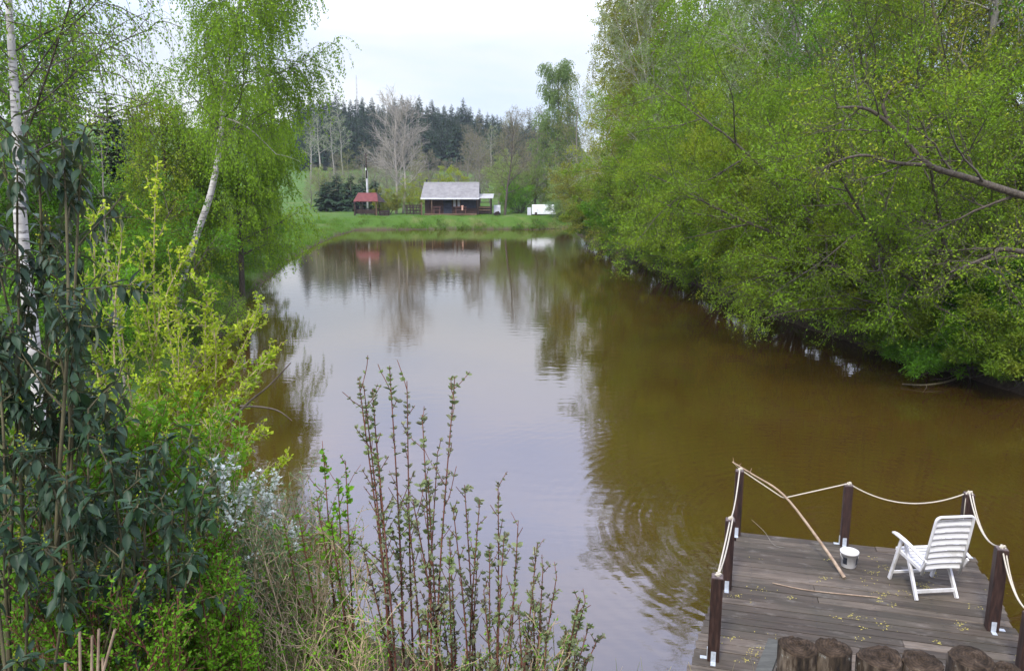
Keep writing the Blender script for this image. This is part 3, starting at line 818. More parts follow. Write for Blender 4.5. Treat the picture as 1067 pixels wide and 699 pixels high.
# chair frame: x across, y forwards (towards the water), z up
APX = (.36, .60)
for sx in (-1, 1):
    X0 = sx * HW
    cp(MB().beam((X0, 0, .0), (X0 * .94, APX[0], APX[1]), .030, .048), 'leg', M['white_plastic'])
    cp(MB().beam((X0 * 1.1, .54, .0), (X0 * 1.08, APX[0] + .01, APX[1]), .028, .045), 'leg', M['white_plastic'])
    arm = MB()
    K = 8; pr = [(-.10, .575, .034), (.0, .598, .04), (.15, .62, .05), (.32, .635, .058), (.46, .64, .058), (.53, .632, .045)]
    for (y_, z_, w_) in pr:
        for (dx, dz_) in ((-w_ / 2, -.012), (w_ / 2, -.012), (w_ / 2, .010), (-w_ / 2, .010)):
            arm.v.append((X0 * 1.14 + dx, y_, z_ + dz_))
    for q in range(len(pr) - 1):
        for k in range(4):
            arm.f.append((q * 4 + k, q * 4 + (k + 1) % 4, (q + 1) * 4 + (k + 1) % 4, (q + 1) * 4 + k))
    arm.f += [(3, 2, 1, 0), tuple((len(pr) - 1) * 4 + k for k in range(4))]
    cp(arm, 'armrest', M['white_plastic'])
    cp(MB().beam((X0 * .98, -.02, .40), (X0 * .98, .50, .43), .026, .045), 'seat_rail', M['white_plastic'])
    cp(MB().beam((X0 * 1.02, -.10, .56), (X0 * .98, -.01, .40), .02, .04), 'recliner_link', M['white_plastic'])
cp(MB().beam((-HW, .045, .09), (HW, .045, .09), .022, .045), 'stretcher', M['white_plastic'])
cp(MB().beam((-HW * 1.08, .50, .11), (HW * 1.08, .50, .11), .022, .035), 'stretcher', M['white_plastic'])
seat = MB()
for k in range(8):
    y_ = .03 + k * .063
    seat.box((0, y_, .418 + y_ * .06 - .012 * sin(k / 7 * pi)), (HW * 1.86, .054, .014))
cp(seat, 'seat', M['white_plastic'])
# back: a frame with a rounded top and seven curved slats
B0 = np.array((0, -.03, .40)); B1 = np.array((0, -.17, 1.13)); bd = unit(B1 - B0); BLn = float(np.linalg.norm(B1 - B0)); bnrm = np.array((0, -bd[2], bd[1]))   # rearwards
bn = unit(np.cross(np.array((1., 0, 0)), bd))
fw = HW * .93
def bp(x_, v__, o_=0.0): return tuple(B0 + np.array((x_, 0, 0)) + bd * v__ + bn * o_)
cn = .055; fp = [bp(-fw, -.06), bp(-fw, BLn * .5), bp(-fw * .97, BLn - cn)]
fp += [bp(-fw * .97 + cn * (1 - cos(a)), BLn - cn + cn * sin(a)) for a in np.linspace(.3, pi / 2, 5)]
fp += [(-x_, y_, z_) for x_, y_, z_ in reversed(fp)]
cp(MB().tube(fp, .0175, 10), 'back_frame', M['white_plastic'], bevel=0, smooth=True)
back = MB(); K = 10; nsl = 8
for k in range(nsl):
    v0 = .015 + k * (BLn - .05) / nsl; v1 = v0 + (BLn - .05) / nsl * .90
    rows = 5
    for side_ in (0, 1):
        for r_ in range(rows):
            vv = v0 + (v1 - v0) * r_ / (rows - 1); bulge = -.020 * sin(pi * r_ / (rows - 1)) 
            for j in range(K + 1):
                x_ = -fw * .97 + 2 * fw * .97 * j / K
                o_ = bulge - .016 * (1 - (2 * j / K - 1) ** 2) + (.006 if side_ else 0)
                back.v.append(bp(x_, vv, o_))
    b0_ = len(back.v) - 2 * rows * (K + 1)
    for side_ in (0, 1):
        o_ = b0_ + side_ * rows * (K + 1)
        for r_ in range(rows - 1):
            for j in range(K):
                f = (o_ + r_ * (K + 1) + j, o_ + r_ * (K + 1) + j + 1, o_ + (r_ + 1) * (K + 1) + j + 1, o_ + (r_ + 1) * (K + 1) + j)
                back.f.append(f if side_ else f[::-1])
    o1 = b0_ + rows * (K + 1)
    for r_ in (0, rows - 1):
        for j in range(K):
            back.f.append((b0_ + r_ * (K + 1) + j, b0_ + r_ * (K + 1) + j + 1, o1 + r_ * (K + 1) + j + 1, o1 + r_ * (K + 1) + j))
cp(back, 'backrest', M['white_plastic'], bevel=0)

# ------------------------------------------------------------------ log palisade at the shore end
m, t, o = new_mat('wet_log_bark')
v = mapped(t, 'Object', (7, 7, 1.6)); n = noise(t, v, 2.4, 8, .65); n2 = noise(t, mapped(t, 'Object'), 3.1, 5, .6)
c = ramp(t, n, [(.38, (.012, .009, .007)), (.52, (.06, .042, .028)), (.66, (.19, .15, .11))])
c = mixc(t, ramp(t, n2, [(.60, (0, 0, 0)), (.70, (1, 1, 1))]), c, (.19, .115, .06))
c = mixc(t, ramp(t, noise(t, mapped(t, 'Object'), 16, 6, .7), [(.62, (0, 0, 0)), (.68, (1, 1, 1))]), c, (.30, .31, .27))
principled(t, o, c, .7, .35, n, 1.0, .035); M['log'] = m
m, t, o = new_mat('rotten_log_end')
n = noise(t, mapped(t, 'Object'), 14, 8, .65)
wv2 = N(t, 'ShaderNodeTexWave', wave_type='RINGS', rings_direction='Z'); t.links.new(mapped(t, 'Object'), wv2.inputs['Vector'])
wv2.inputs['Scale'].default_value = 16; wv2.inputs['Distortion'].default_value = 2.5; wv2.inputs['Detail'].default_value = 3; wv2.inputs['Detail Scale'].default_value = 2
le = mixc(t, 1.0, ramp(t, n, [(.35, (.014, .010, .006)), (.62, (.06, .042, .028)), (.75, (.13, .105, .075))]), ramp(t, wv2.outputs[1], [(.1, (.72, .72, .72)), (.8, (1.1, 1.08, 1.0))]), 'MULTIPLY')
principled(t, o, le, .85, .12, n, .9, .01); M['log_end'] = m
def log(px, py, dia, Y, seed, label, split=0.0, hh=None):
    q = at_y(px, py, Y); rgn = np.random.default_rng(seed); zb = hz(q[0], q[1]) - .3
    r = empty('log', (float(q[0]), float(q[1]), zb + .3), label, 'log', 'upright logs along the shore end of the dock')
    n_, rows = 36, 14; a = np.arange(n_) * 2 * pi / n_
    ph = rgn.uniform(0, 6, 6)
    def rad(a_, z_): return dia / 2 * (1 + .05 * np.sin(2 * a_ + ph[0]) + .035 * np.sin(3 * a_ + ph[1] + z_ * 2) + .025 * np.sin(7 * a_ + ph[2] + z_ * 3) + .02 * np.sin(13 * a_ + ph[3]) + rgn.normal(0, .008, n_))
    VV = []
    for k in range(rows + 1):
        z_ = zb + (q[2] - .012 - zb) * k / rows; R = rad(a, z_)
        VV.append(np.stack([q[0] + R * np.cos(a), q[1] + R * np.sin(a), np.full(n_, z_) + (.012 * np.sin(a * 2 + ph[4]) if k == rows else 0)], 1))
    VV = np.concatenate(VV); ii = np.arange((rows + 1) * n_).reshape(rows + 1, n_)
    j2 = np.roll(ii, -1, 1)
    FF = np.stack([ii[:-1], j2[:-1], j2[1:], ii[1:]], -1).reshape(-1, 4)
    np_obj('bark', VV, [FF], M['log'], r, True)
    # end grain with a crumbled, slightly domed surface
    rings = 7; V2 = []; last = VV[-n_:]
    cen = np.array((q[0], q[1], q[2] + .008))
    for k in range(rings + 1):
        f = k / rings
        rr0 = last + (cen - last) * f
        rr0[:, 2] += .012 * (f > 0) + rgn.normal(0, .005, n_) * (0 < k < rings)
        V2.append(rr0)
    V2 = np.concatenate(V2); ii = np.arange((rings + 1) * n_).reshape(rings + 1, n_); j2 = np.roll(ii, -1, 1)
    np_obj('cut_end', V2, [np.stack([ii[:-1], j2[:-1], j2[1:], ii[1:]], -1).reshape(-1, 4)], M['log_end'], r, True)
    return r
log(831, 671, .255, 4.95, 1, 'dark mossy upright log, first from the grey board')
log(869, 673, .235, 4.9, 2, 'reddish split upright log with peeling bark, second from the grey board')
log(917, 683, .29, 4.85, 3, 'thick upright log, dark flat top, third from the grey board')
log(962, 688, .27, 4.8, 4, 'lower upright log with pale flecked top, fourth from the grey board')
log(1012, 684, .29, 4.85, 5, 'thick upright log with dark top and lichen flecked bark, fifth from the grey board')
log(1050, 697, .20, 4.75, 6, 'lowest upright log, cut off by the corner of the photograph below the last post')
bd0 = at_y(808, 668, 5.6); bd1 = at_y(786, 712, 4.9)
gb = MB().beam(bd0, bd1 + np.array((-.0, 0, -.12)), .11, .035).build('grey_board', M['grey_board'], None, bevel=.004)
tag(gb, 'sloping grey board beside the first upright log above the dock', 'board')

# fallen catkins on the boards
rgn = np.random.default_rng(11); P = []
for k in range(34):
    u = rgn.uniform(.15, Wd + .3); s__ = rgn.uniform(.3, 3.2); cnt = int(rgn.integers(3, 16)); sp_ = rgn.uniform(.02, .08)
    for j in range(cnt): P.append(dp(u + rgn.normal(0, sp_ * 1.6), s__ + rgn.normal(0, sp_), .008))
for (px, py) in ((968, 612), (960, 608), (784, 681), (790, 676), (775, 688), (917, 618), (916, 622), (911, 597), (858, 602), (760, 664), (768, 621), (1000, 650), (1005, 655)):
    q = on_plane(px, py, DZ + .008)
    for j in range(14): P.append(q + np.array((rgn.normal(0, .05), rgn.normal(0, .03), 0)))
P = np.array(P); A = rgn.normal(0, 1, P.shape); A[:, 2] *= .08
v_, f_ = scatter(diamond(.3), P, A, np.tile((0., 0., 1.), (len(P), 1)), rgn.uniform(.012, .034, len(P)))
co = np_obj('fallen_catkins', v_, [f_], M['catkin'])
tag(co, 'yellow catkins fallen on the boards of the dock', 'catkins', kind='stuff')
tw0, tw1 = on_plane(783, 541, DZ + .16), on_plane(806, 567, DZ + .01)
pl = Plant(8); c_ = pl.path([tw0, (tw0 + tw1) / 2 + np.array((.03, 0, 0)), tw1, tw1 + np.array((.12, -.1, 0))], .003, .004, 0, 4)
v_, f_ = pl.wood([c_], 5); tag(np_obj('twig', v_, [f_], M['bark_grey']), 'thin dry twig lying near the far corner of the dock', 'twig')
c0 = on_plane(805, 607, DZ + .012); c1 = on_plane(845, 615, DZ + .012); c2 = on_plane(915, 622, DZ + .012)
c_ = pl.path([c0, c1, c2], .006, .008, 0, 4)
v_, f_ = pl.wood([c_], 5); tag(np_obj('twig', v_, [f_], M['stick']), 'long thin pale twig lying along the dock boards below the bucket', 'twig')

# ------------------------------------------------------------------ cabin, shelter and other things on the dam
M['cab_wall'] = mottled('dark_brown_cabin_boards', [(0.3, (0.030, 0.018, 0.014)), (0.7, (0.075, 0.045, 0.034))], 2.5, vscale=(6, 6, .6), rough=.8)
M['cab_roof'] = None
m, t, o = new_mat('grey_roof_sheets')
c0_ = N(t, 'ShaderNodeTexCoord'); br = N(t, 'ShaderNodeTexBrick'); mpp = N(t, 'ShaderNodeMapping')
mpp.inputs['Scale'].default_value = (1, 1.0, 1.0)
t.links.new(c0_.outputs['Object'], mpp.inputs[0]); t.links.new(mpp.outputs[0], br.inputs[0])
br.inputs['Scale'].default_value = 1.0; br.inputs['Brick Width'].default_value = .9; br.inputs['Row Height'].default_value = .42; br.inputs['Mortar Size'].default_value = .018
br.inputs['Color1'].default_value = (.17, .165, .155, 1); br.inputs['Color2'].default_value = (.21, .205, .19, 1); br.inputs['Mortar'].default_value = (.22, .22, .25, 1)
c = mixc(t, .5, br.outputs[0], ramp(t, noise(t, c0_.outputs['Object'], 2.0, 6, .6), [(.3, (.11, .105, .10)), (.7, (.28, .27, .255))]))
principled(t, o, c, .75, .25); M['cab_roof'] = m
M['fascia'] = mottled('pale_fascia', [(.3, (.55, .55, .58)), (.7, (.70, .70, .72))], 2.0, rough=.7)
M['red_roof'] = mottled('red_roof_sheet', [(.3, (.09, .022, .020)), (.7, (.16, .042, .036))], 3.0, rough=.7, vscale=(1, 1, 1))
M['dark_wood'] = mottled('dark_brown_timber', [(.3, (.018, .012, .010)), (.7, (.05, .033, .026))], 3.0, rough=.85)
M['mid_wood'] = mottled('brown_timber', [(.3, (.09, .055, .03)), (.7, (.17, .11, .07))], 3.0, rough=.85)
M['white_wall'] = None
m, t, o = new_mat('white_panel_with_scribbles')
v = mapped(t, 'Object', (1, 1, 1))
wn = noise(t, v, 2.6, 2, .5, 2.2)
ln_ = ramp(t, wn, [(.475, (0, 0, 0)), (.49, (1, 1, 1)), (.505, (1, 1, 1)), (.52, (0, 0, 0))])
msk = ramp(t, noise(t, v, .9, 1, .5), [(.5, (0, 0, 0)), (.56, (1, 1, 1))])
c = mixc(t, mixc(t, 1.0, ln_, msk, 'MULTIPLY'), (.72, .73, .74), (.12, .13, .14))
principled(t, o, c, .7, .3); M['white_wall'] = m
M['grey_white'] = mottled('grey_white_sheet', [(.3, (.42, .42, .46)), (.7, (.56, .56, .60))], 1.5, rough=.6)
M['concrete'] = mottled('pale_concrete', [(.3, (.27, .27, .28)), (.7, (.45, .44, .44))], 4.0, rough=.9)
M['glass'] = mottled('dull_window_glass', [(.3, (.10, .11, .12)), (.7, (.20, .22, .24))], 1.0, rough=.15, bstr=.0)
M['curtain'] = mottled('pale_curtain', [(.3, (.30, .30, .31)), (.7, (.42, .42, .43))], 3.0, rough=.9)
M['door_blue'] = mottled('blue_black_door', [(.3, (.016, .02, .028)), (.7, (.035, .042, .055))], 3.0, rough=.7)
M['pink'] = mottled('faded_pink_cloth', [(.3, (.50, .27, .20)), (.7, (.62, .40, .30))], 3.0, rough=.9)

CY = 102.0
def cx(px, Y=CY): return float(at_y(px, 215, Y)[0])
def czz(py, Y=CY): return float(at_y(470, py, Y)[2])
gz = hz(cx(470), CY); 
print('cabin ground', gz, czz(225), 'eave', czz(207, CY - .9), 'ridge', czz(190, CY + 2.2))
X0, X1, X2 = cx(442.5), cx(497), cx(512)
eaveZ, ridgeZ = czz(207, CY - .8), czz(190.5, CY + 2.3)
cab = empty('cabin', ((X0 + X1) / 2, CY + 2.3, gz), 'low dark brown wooden cabin with pale grey roof on the far dam', 'cabin')
wz = eaveZ + .0
mb = MB(); mb.box(((X0 + X1) / 2, CY + 2.5, (gz + wz) / 2 - .15), (X1 - X0, 4.4, wz - gz + .3))
# gable triangles
for x_ in (X0 + .04, X1 - .04):
    mb.add([(x_ - .03, CY + .3, wz), (x_ - .03, CY + 4.7, wz), (x_ - .03, CY + 2.5, ridgeZ - .08), (x_ + .03, CY + .3, wz), (x_ + .03, CY + 4.7, wz), (x_ + .03, CY + 2.5, ridgeZ - .08)], [(0, 1, 2), (5, 4, 3), (0, 3, 4, 1), (1, 4, 5, 2), (2, 5, 3, 0)])
mb.build('wall', M['cab_wall'], cab)
RX0, RX1 = cx(438.5, CY - .8), cx(499.5, CY - .8)
def slab(x0, x1, y0, z0, y1, z1, th, inx=0.0):
    return MB().hexa([(x0, y0, z0 - th), (x1, y0, z0 - th), (x1 - inx, y1, z1 - th), (x0 + inx, y1, z1 - th), (x0, y0, z0), (x1, y0, z0), (x1 - inx, y1, z1), (x0 + inx, y1, z1)])
rf = slab(RX0, RX1, CY - .9, eaveZ + .06, CY + 2.5, ridgeZ, .10, .12).build('roof', M['cab_roof'], cab)
slab(RX0, RX1, CY + 5.9, eaveZ + .06, CY + 2.504, ridgeZ, .10, .12).build('roof', M['cab_roof'], cab)
MB().box(((RX0 + RX1) / 2, CY - .93, eaveZ - .01), (RX1 - RX0, .05, .17)).build('fascia', M['fascia'], rf)
MB().box(((RX0 + RX1) / 2, CY + 2.5, ridgeZ + .03), (RX1 - RX0 - .24, .22, .06)).build('ridge_cap', M['fascia'], rf)
chx = cx(445, CY + 3); MB().tube([(chx, CY + 3.2, ridgeZ - .6), (chx, CY + 3.2, ridgeZ + .33)], .09, 8).tube([(chx, CY + 3.2, ridgeZ + .36), (chx, CY + 3.2, ridgeZ + .42)], .22, 8).build('chimney', M['black'], rf)
def front(px0, px1, py0, py1, dep, y_=CY + .28):
    xa, xb, za, zb_ = cx(px0), cx(px1), czz(py1), czz(py0); return MB().box(((xa + xb) / 2, y_, (za + zb_) / 2), (xb - xa, dep, zb_ - za))
front(462, 470.5, 208.5, 224, .06, CY + .27).build('door', M['door_blue'], cab)
for a_, b_ in ((471.8, 475.2), (476.2, 479.6)):
    wo = front(a_, b_, 207.5, 216, .06, CY + .26).build('window', M['mid_wood'], cab)
    front(a_ + .5, b_ - .5, 208, 215.4, .02, CY + .215).build('pane', M['curtain'], wo)
front(480, 496, 208.5, 217, .05, CY + .265).build('dark_panel', M['door_blue'], cab)
MB().box(((X0 + X1) / 2, CY - .3, gz + .07), (X1 - X0, 1.3, .14)).build('porch_floor', M['mid_wood'], cab)
for px in (450.5, 497.3):
    MB().box((cx(px), CY - .75, (gz + eaveZ) / 2), (.10, .10, eaveZ - gz - .06)).build('porch_post', M['mid_wood'] if px < 460 else M['dark_wood'], cab)
for a_, b_ in ((451, 459), (474, 486)):
    b0 = MB(); xa, xb = cx(a_, CY - .3), cx(b_, CY - .3); xm = (xa + xb) / 2; L_ = xb - xa
    b0.box((xm, CY - .35, gz + .60), (L_, .35, .05)); b0.box((xm, CY - .12, gz + .98), (L_, .05, .12))
    for x_ in (xa + .12, xb - .12): b0.box((x_, CY - .35, gz + .36), (.07, .3, .46)); b0.box((x_, CY - .12, gz + .75), (.06, .05, .5))
    q = b0.build('porch_bench', mottled('porch_bench_wood', [(.3, (.10, .05, .04)), (.7, (.18, .09, .07))], 3), None)
    tag(q, 'reddish brown bench on the cabin porch left of the door' if a_ < 460 else 'reddish brown bench on the cabin porch under the windows', 'bench')
q = front(481.2, 482.9, 214.0, 219.2, .10, CY - .62); q.box((cx(482), CY - .60, czz(214.6)), (.34, .1, .1)); q = q.build('cloth', M['pink'], None, bevel=.03)
tag(q, 'faded pinkish cloth hanging over the bench under the cabin windows', 'cloth')
# side porch on the right with railings
pr = slab(X1 - .05, cx(514, CY - .5), CY - .7, eaveZ + .08, CY + 3.2, eaveZ + .55, .07).build('side_roof', mottled('pale_side_roof', [(.3, (.30, .30, .29)), (.7, (.42, .42, .40))], 3), cab)
for px in (499.0, 511.5):
    for y_ in (CY - .5, CY + 2.9):
        MB().box((cx(px), y_, (gz + eaveZ) / 2), (.12, .12, eaveZ - gz)).build('porch_post', M['dark_wood'], cab)
for z_ in (.30, .62, .95, 1.6):
    MB().beam((cx(498.5), CY - .5, gz + z_), (cx(512), CY - .5, gz + z_), .05, .13 if z_ < 1.2 else .09).build('railing', M['mid_wood'] if z_ in (.62, .95) else M['dark_wood'], cab)
MB().box((cx(505), CY + 3.0, gz + .5), (cx(512) - cx(498), .08, 1.0)).build('back_panel', M['dark_wood'], cab)
# fence left of the cabin
def rail_fence(pa, pb, Y, hgt, label, nm='wooden_fence', n=3, cross=True):
    xa, xb = cx(pa, Y), cx(pb, Y); g0 = hz((xa + xb) / 2, Y)
    r = empty(nm, ((xa + xb) / 2, Y, g0), label, 'fence')
    for k in range(n):
        MB().box((xa + (xb - xa) * k / (n - 1), Y, g0 + hgt / 2 - .1), (.13, .13, hgt + .2)).build('post', M['dark_wood'], r)
    for z_ in (.12, .45, .78, 1.0):
        MB().box(((xa + xb) / 2, Y - .08, g0 + hgt * z_), (xb - xa + .1, .05, .15)).build('rail', M['dark_wood'], r)
    for k in range(5):
        MB().box((xa + (xb - xa) * (k + .5) / 5, Y - .13, g0 + hgt * .5), (.09 + .12 * (k == 2), .04, hgt * .9)).build('board', M['dark_wood'], r)
    return r
rail_fence(423, 438.5, CY - .6, 1.15, 'dark timber fence panel between the bare trees and the cabin')
MB_ = MB().box((cx(440.2), CY - .9, gz + .75), (.14, .14, 1.7)).build('fence_post', M['mid_wood'])
tag(MB_, 'pale brown upright post at the left corner of the cabin', 'post')
# red roofed shelter
GY_ = 101.0
ga, gb_ = cx(371.5, GY_), cx(395, GY_); g0 = hz((ga + gb_) / 2, GY_)
sh = empty('picnic_shelter', ((ga + gb_) / 2, GY_, g0), 'open timber picnic shelter with red gable roof on the far dam', 'shelter')
ez, rz_ = czz(209.5, GY_), czz(201, GY_)
rl_, rr2 = cx(370.8, GY_), cx(396, GY_)
slab(rl_, rr2, GY_ - 1.5, ez, GY_, rz_, .06, .35).build('roof', M['red_roof'], sh)
slab(rl_, rr2, GY_ + 1.5, ez, GY_ + .004, rz_, .06, .35).build('roof', M['red_roof'], sh)
gx = rr2 - .22
hx = cx(401, GY_)
MB().hexa([(rr2 - .25, GY_ - 1.45, ez - .04), (hx, GY_ - 1.1, ez - .14), (hx, GY_ + 1.1, ez - .14), (rr2 - .25, GY_ + 1.45, ez - .04), (rr2 - .40, GY_ - .06, rz_ - .03), (rr2 - .34, GY_ - .05, rz_ - .02), (rr2 - .34, GY_ + .05, rz_ - .02), (rr2 - .40, GY_ + .06, rz_ - .03)]).build('hip_roof', M['dark_wood'], sh)
MB().add([(gx, GY_ - 1.4, ez), (gx, GY_ + 1.4, ez), (gx - .15, GY_, rz_ - .05), (gx - .05, GY_ - 1.4, ez), (gx - .05, GY_ + 1.4, ez), (gx - .2, GY_, rz_ - .05)], [(0, 1, 2), (5, 4, 3), (0, 3, 4, 1), (1, 4, 5, 2), (2, 5, 3, 0)]).build('gable', M['dark_wood'], sh)
# the right hand hip hangs out a little further, dark from below
for px, y_ in ((376, GY_ - 1.1), (392, GY_ - 1.1), (378, GY_ + 1.1), (395, GY_ + 1.1)):
    MB().box((cx(px, y_), y_, (g0 + ez) / 2), (.13, .13, ez - g0 + .05)).build('post', M['mid_wood'] if px in (392, 395) else M['dark_wood'], sh)
MB().box(((ga + gb_) / 2, GY_ - 1.1, g0 + .45), (gb_ - ga, .06, .55)).build('low_wall', M['dark_wood'], sh)
MB().box((ga + .1, GY_, g0 + .75), (.08, 2.3, .9)).build('low_wall', M['dark_wood'], sh)
tb = empty('picnic_table', ((ga + gb_) / 2 + .3, GY_ + .2, g0), 'dark timber picnic table under the red roof', 'table')
MB().box(((ga + gb_) / 2 + .3, GY_ + .2, g0 + .78), (1.9, .8, .06)).build('table_top', M['dark_wood'], tb)
for x_ in (-.6, .6): MB().box(((ga + gb_) / 2 + .3 + x_, GY_ + .2, g0 + .37), (.08, .7, .74)).build('leg', M['dark_wood'], tb)
for y_ in (-.65, .95): MB().box(((ga + gb_) / 2 + .3, GY_ + y_ + .2 - .1, g0 + .45), (1.9, .28, .05)).build('bench_board', M['dark_wood'], tb)
q = MB(); xl = cx(369.5, GY_ - 1.4)
q.box((xl, GY_ - 1.4, g0 + .75), (.20, .20, 1.6)); q.box((xl, GY_ - 1.4, g0 + 1.58), (.34, .34, .08))
tag(q.build('gate_post', M['dark_wood']), 'stout dark post beside the left end of the red roofed shelter', 'post')
rail_fence(396, 405, GY_ - .9, .62, 'low dark timber rail just right of the red roofed shelter', n=2)
# utility pole
uy = 106.0; uq = at_y(383, 205, uy); zt = at_y(383, 160, uy)[2]; zg = hz(uq[0], uy)
up_ = empty('utility_pole', (float(uq[0]), uy, zg), 'slender utility pole, grey concrete below and dark wood above, behind the shelter', 'pole')
zmid = at_y(383, 178, uy)[2]
MB().tube([(uq[0], uy, zg - .5), (uq[0], uy, zmid)], [.16, .13], 8).build('concrete_foot', M['concrete'], up_, True)
MB().tube([(uq[0], uy - .12, zmid - 1.0), (uq[0], uy - .12, zt)], [.10, .08], 8).build('upper_pole', M['dark_wood'], up_, True)
MB().box((uq[0], uy - .12, zt - .25), (.5, .08, .08)).build('crossarm', M['dark_wood'], up_)
MB().tube([(uq[0] - .05, uy - .3, zmid + .05), (uq[0] - .05, uy - .3, zmid + .35)], .09, 8).build('insulator', M['white_plastic'], up_)
# white things
y_ = 103.0
q = MB().box((cx(518, y_), y_, (gz + czz(214, y_)) / 2), (cx(521.5, y_) - cx(514.5, y_), 1.2, czz(214, y_) - gz)).build('storage_box', M['grey_white'], None, bevel=.05)
tag(q, 'grey white upright storage box at the right end of the cabin', 'box')
y_ = 101.5; xa, xb = cx(554.5, y_), cx(579, y_); zt = czz(213.6, y_); g1 = hz((xa + xb) / 2, y_)
r = empty('white_trailer', ((xa + xb) / 2, y_ + .8, g1), 'low white caravan box with dark scribbled marks beside the right end of the dam', 'trailer')
MB().box(((xa + xb) / 2, y_ + .8, (zt + g1 + .15) / 2), (xb - xa, 1.6, zt - g1 - .15)).build('body', M['white_wall'], r, bevel=.06)
for x_ in (xa + .6, xb - .6): MB().tube([(x_, y_ + .1, g1 + .1), (x_, y_ + 1.5, g1 + .1)], .16, 12).build('wheel', M['black'], r)
q = MB().tube([(cx(558.5, 100.8), 100.8, g1 - .1), (cx(558.5, 100.8), 100.8, g1 + .45)], .16, 10).build('drum', M['dark_wood'], None, True); tag(q, 'small dark drum in front of the white caravan box', 'drum')
q = MB().box((cx(551.5, 102), 102, g1 + .5), (.5, .4, 1.0)).build('cupboard', M['grey_white'], None, bevel=.02); tag(q, 'narrow pale cupboard just left of the white caravan box', 'cupboard')
xa, xb = cx(580, 104), cx(588, 104)
q = MB().box(((xa + xb) / 2, 104, g1 + 1.1), (xb - xa, 1.8, 2.2)).add([(xa - .1, 102.9, g1 + 2.2), (xb + .1, 102.9, g1 + 2.2), (xb + .1, 105.1, g1 + 2.5), (xa - .1, 105.1, g1 + 2.5)], [(0, 1, 2, 3)])
q = q.build('shed', M['mid_wood']); tag(q, 'small brown shed half hidden in leaves right of the white caravan box', 'shed')
# concrete steps to the water
sq = on_plane(515, 238.2, 0.05); stp = empty('concrete_steps', (float(sq[0]), float(sq[1]), 0), 'pale concrete steps running from the dam down into the water', 'steps')
for k in range(4):
    MB().box((float(sq[0]), float(sq[1]) + .25 + k * .42, .12 + .30 * k - .25), (1.05, .46, .5)).build('step', M['concrete'], stp)
q = MB().beam((cx(470, 99), float(sq[1]) + .22, .12), (cx(509, 99), float(sq[1]) + .22, .12), .14, .16).build('timber_edging', M['mid_wood']); tag(q, 'long pale timber edging at the waterline left of the concrete steps', 'edging')
# things piled right of the cabin
q = MB(); rg = random.Random(4)
for k in range(9): q.beam((cx(514 + rg.uniform(0, 5), 101), 100.6 + rg.uniform(-.3, .3), gz + .05 + k * .05), (cx(517 + rg.uniform(0, 5), 101), 100.6 + rg.uniform(-.3, .3), gz + .1 + k * .04), .12, .12)
tag(q.build('firewood_pile', M['dark_wood']), 'low dark heap of timber in front of the grey white storage box', 'wood pile')
# radio mast on the hill
my = 300.0; mq = at_y(372, 104, my); ztop = at_y(369.5, 81, my)[2]; zgr = hz(mq[0], my)
mst = MB(); 
for k in range(3):
    a = k * 2 * pi / 3; mst.tube([(mq[0] + cos(a) * .7, my + sin(a) * .7, zgr), (mq[0] + cos(a) * .25, my + sin(a) * .25, ztop - 2), (mq[0], my, ztop + 1)], .05, 4)
for k in range(14):
    z_ = zgr + (ztop - 2 - zgr) * k / 14; f = .7 - .45 * k / 14
    for j in range(3):
        a, b = j * 2 * pi / 3, (j + 1) * 2 * pi / 3
        mst.tube([(mq[0] + cos(a) * f, my + sin(a) * f, z_), (mq[0] + cos(b) * f, my + sin(b) * f, z_ + (ztop - 2 - zgr) / 14)], .025, 4)
tag(mst.build('radio_mast', M['concrete']), 'thin lattice radio mast rising above the forest on the hill', 'mast')

# ------------------------------------------------------------------ trees, right bank
G_R = 'trees crowding the right bank'
def X_(px, Y): return (px - 533.5) / FPX * Y
# great near willow over the water
bush_willow('large bright green willow with dark limbs leaning over the near right water', 13.3, 23.4, 12.5, 101, nst=11, spread=.78, leafm='lf_willow_b', lean=(-.27, .0, 0), n1=14, n2=9, n3=6, gap=.060, size=.075, per=54, group=None)
bush_willow('low fresh green willow drooping to the water in front of the big willow', 12.6, 26.0, 6.6, 102, nst=11, leafm='lf_willow', lean=(-.45, -.02, 0), n1=12, n2=8, n3=6, gap=.060, size=.078, spread=.9, per=50)
bush_willow('rounded yellow-green willow bush at the middle of the right bank', 11.4, 31.0, 8.8, 103, nst=12, spread=.75, leafm='lf_willow', lean=(-.28, 0, 0), n1=12, n2=9, n3=6, gap=.065, size=.088, per=48)
bush_willow('rounded green willow behind the middle willow bush', 10.6, 38.5, 9.0, 104, nst=12, spread=.72, leafm='lf_willow_b', lean=(-.24, 0, 0), n1=12, n2=8, n3=6, gap=.07, size=.10, per=46)
bush_willow('willow with a brownish underside further along the right bank', 9.8, 48.0, 8.5, 105, nst=11, spread=.7, leafm='lf_willow_d', lean=(-.22, 0, 0), n1=11, n2=8, n3=5, gap=.075, size=.115, per=44)
bush_willow('dull green sallow above the far right end of the water', 9.2, 62.0, 8.0, 106, nst=9, leafm='lf_olive', lean=(-.2, 0, 0), n1=9, n2=7, n3=5, gap=.07, size=.13)
bush_willow('grey-green sallow drooping into the water near the white caravan box', 8.4, 84.0, 6.5, 107, nst=9, leafm='lf_pale', lean=(-.25, 0, 0), n1=9, n2=7, n3=4, gap=.08, size=.14)
bush_willow('leafy willow at the very edge of the picture by the near right bank', 16.0, 22.0, 9.5, 108, nst=9, leafm='lf_willow_d', lean=(-.15, 0, 0), n1=11, n2=8, n3=6, gap=.04, size=.085, per=26)
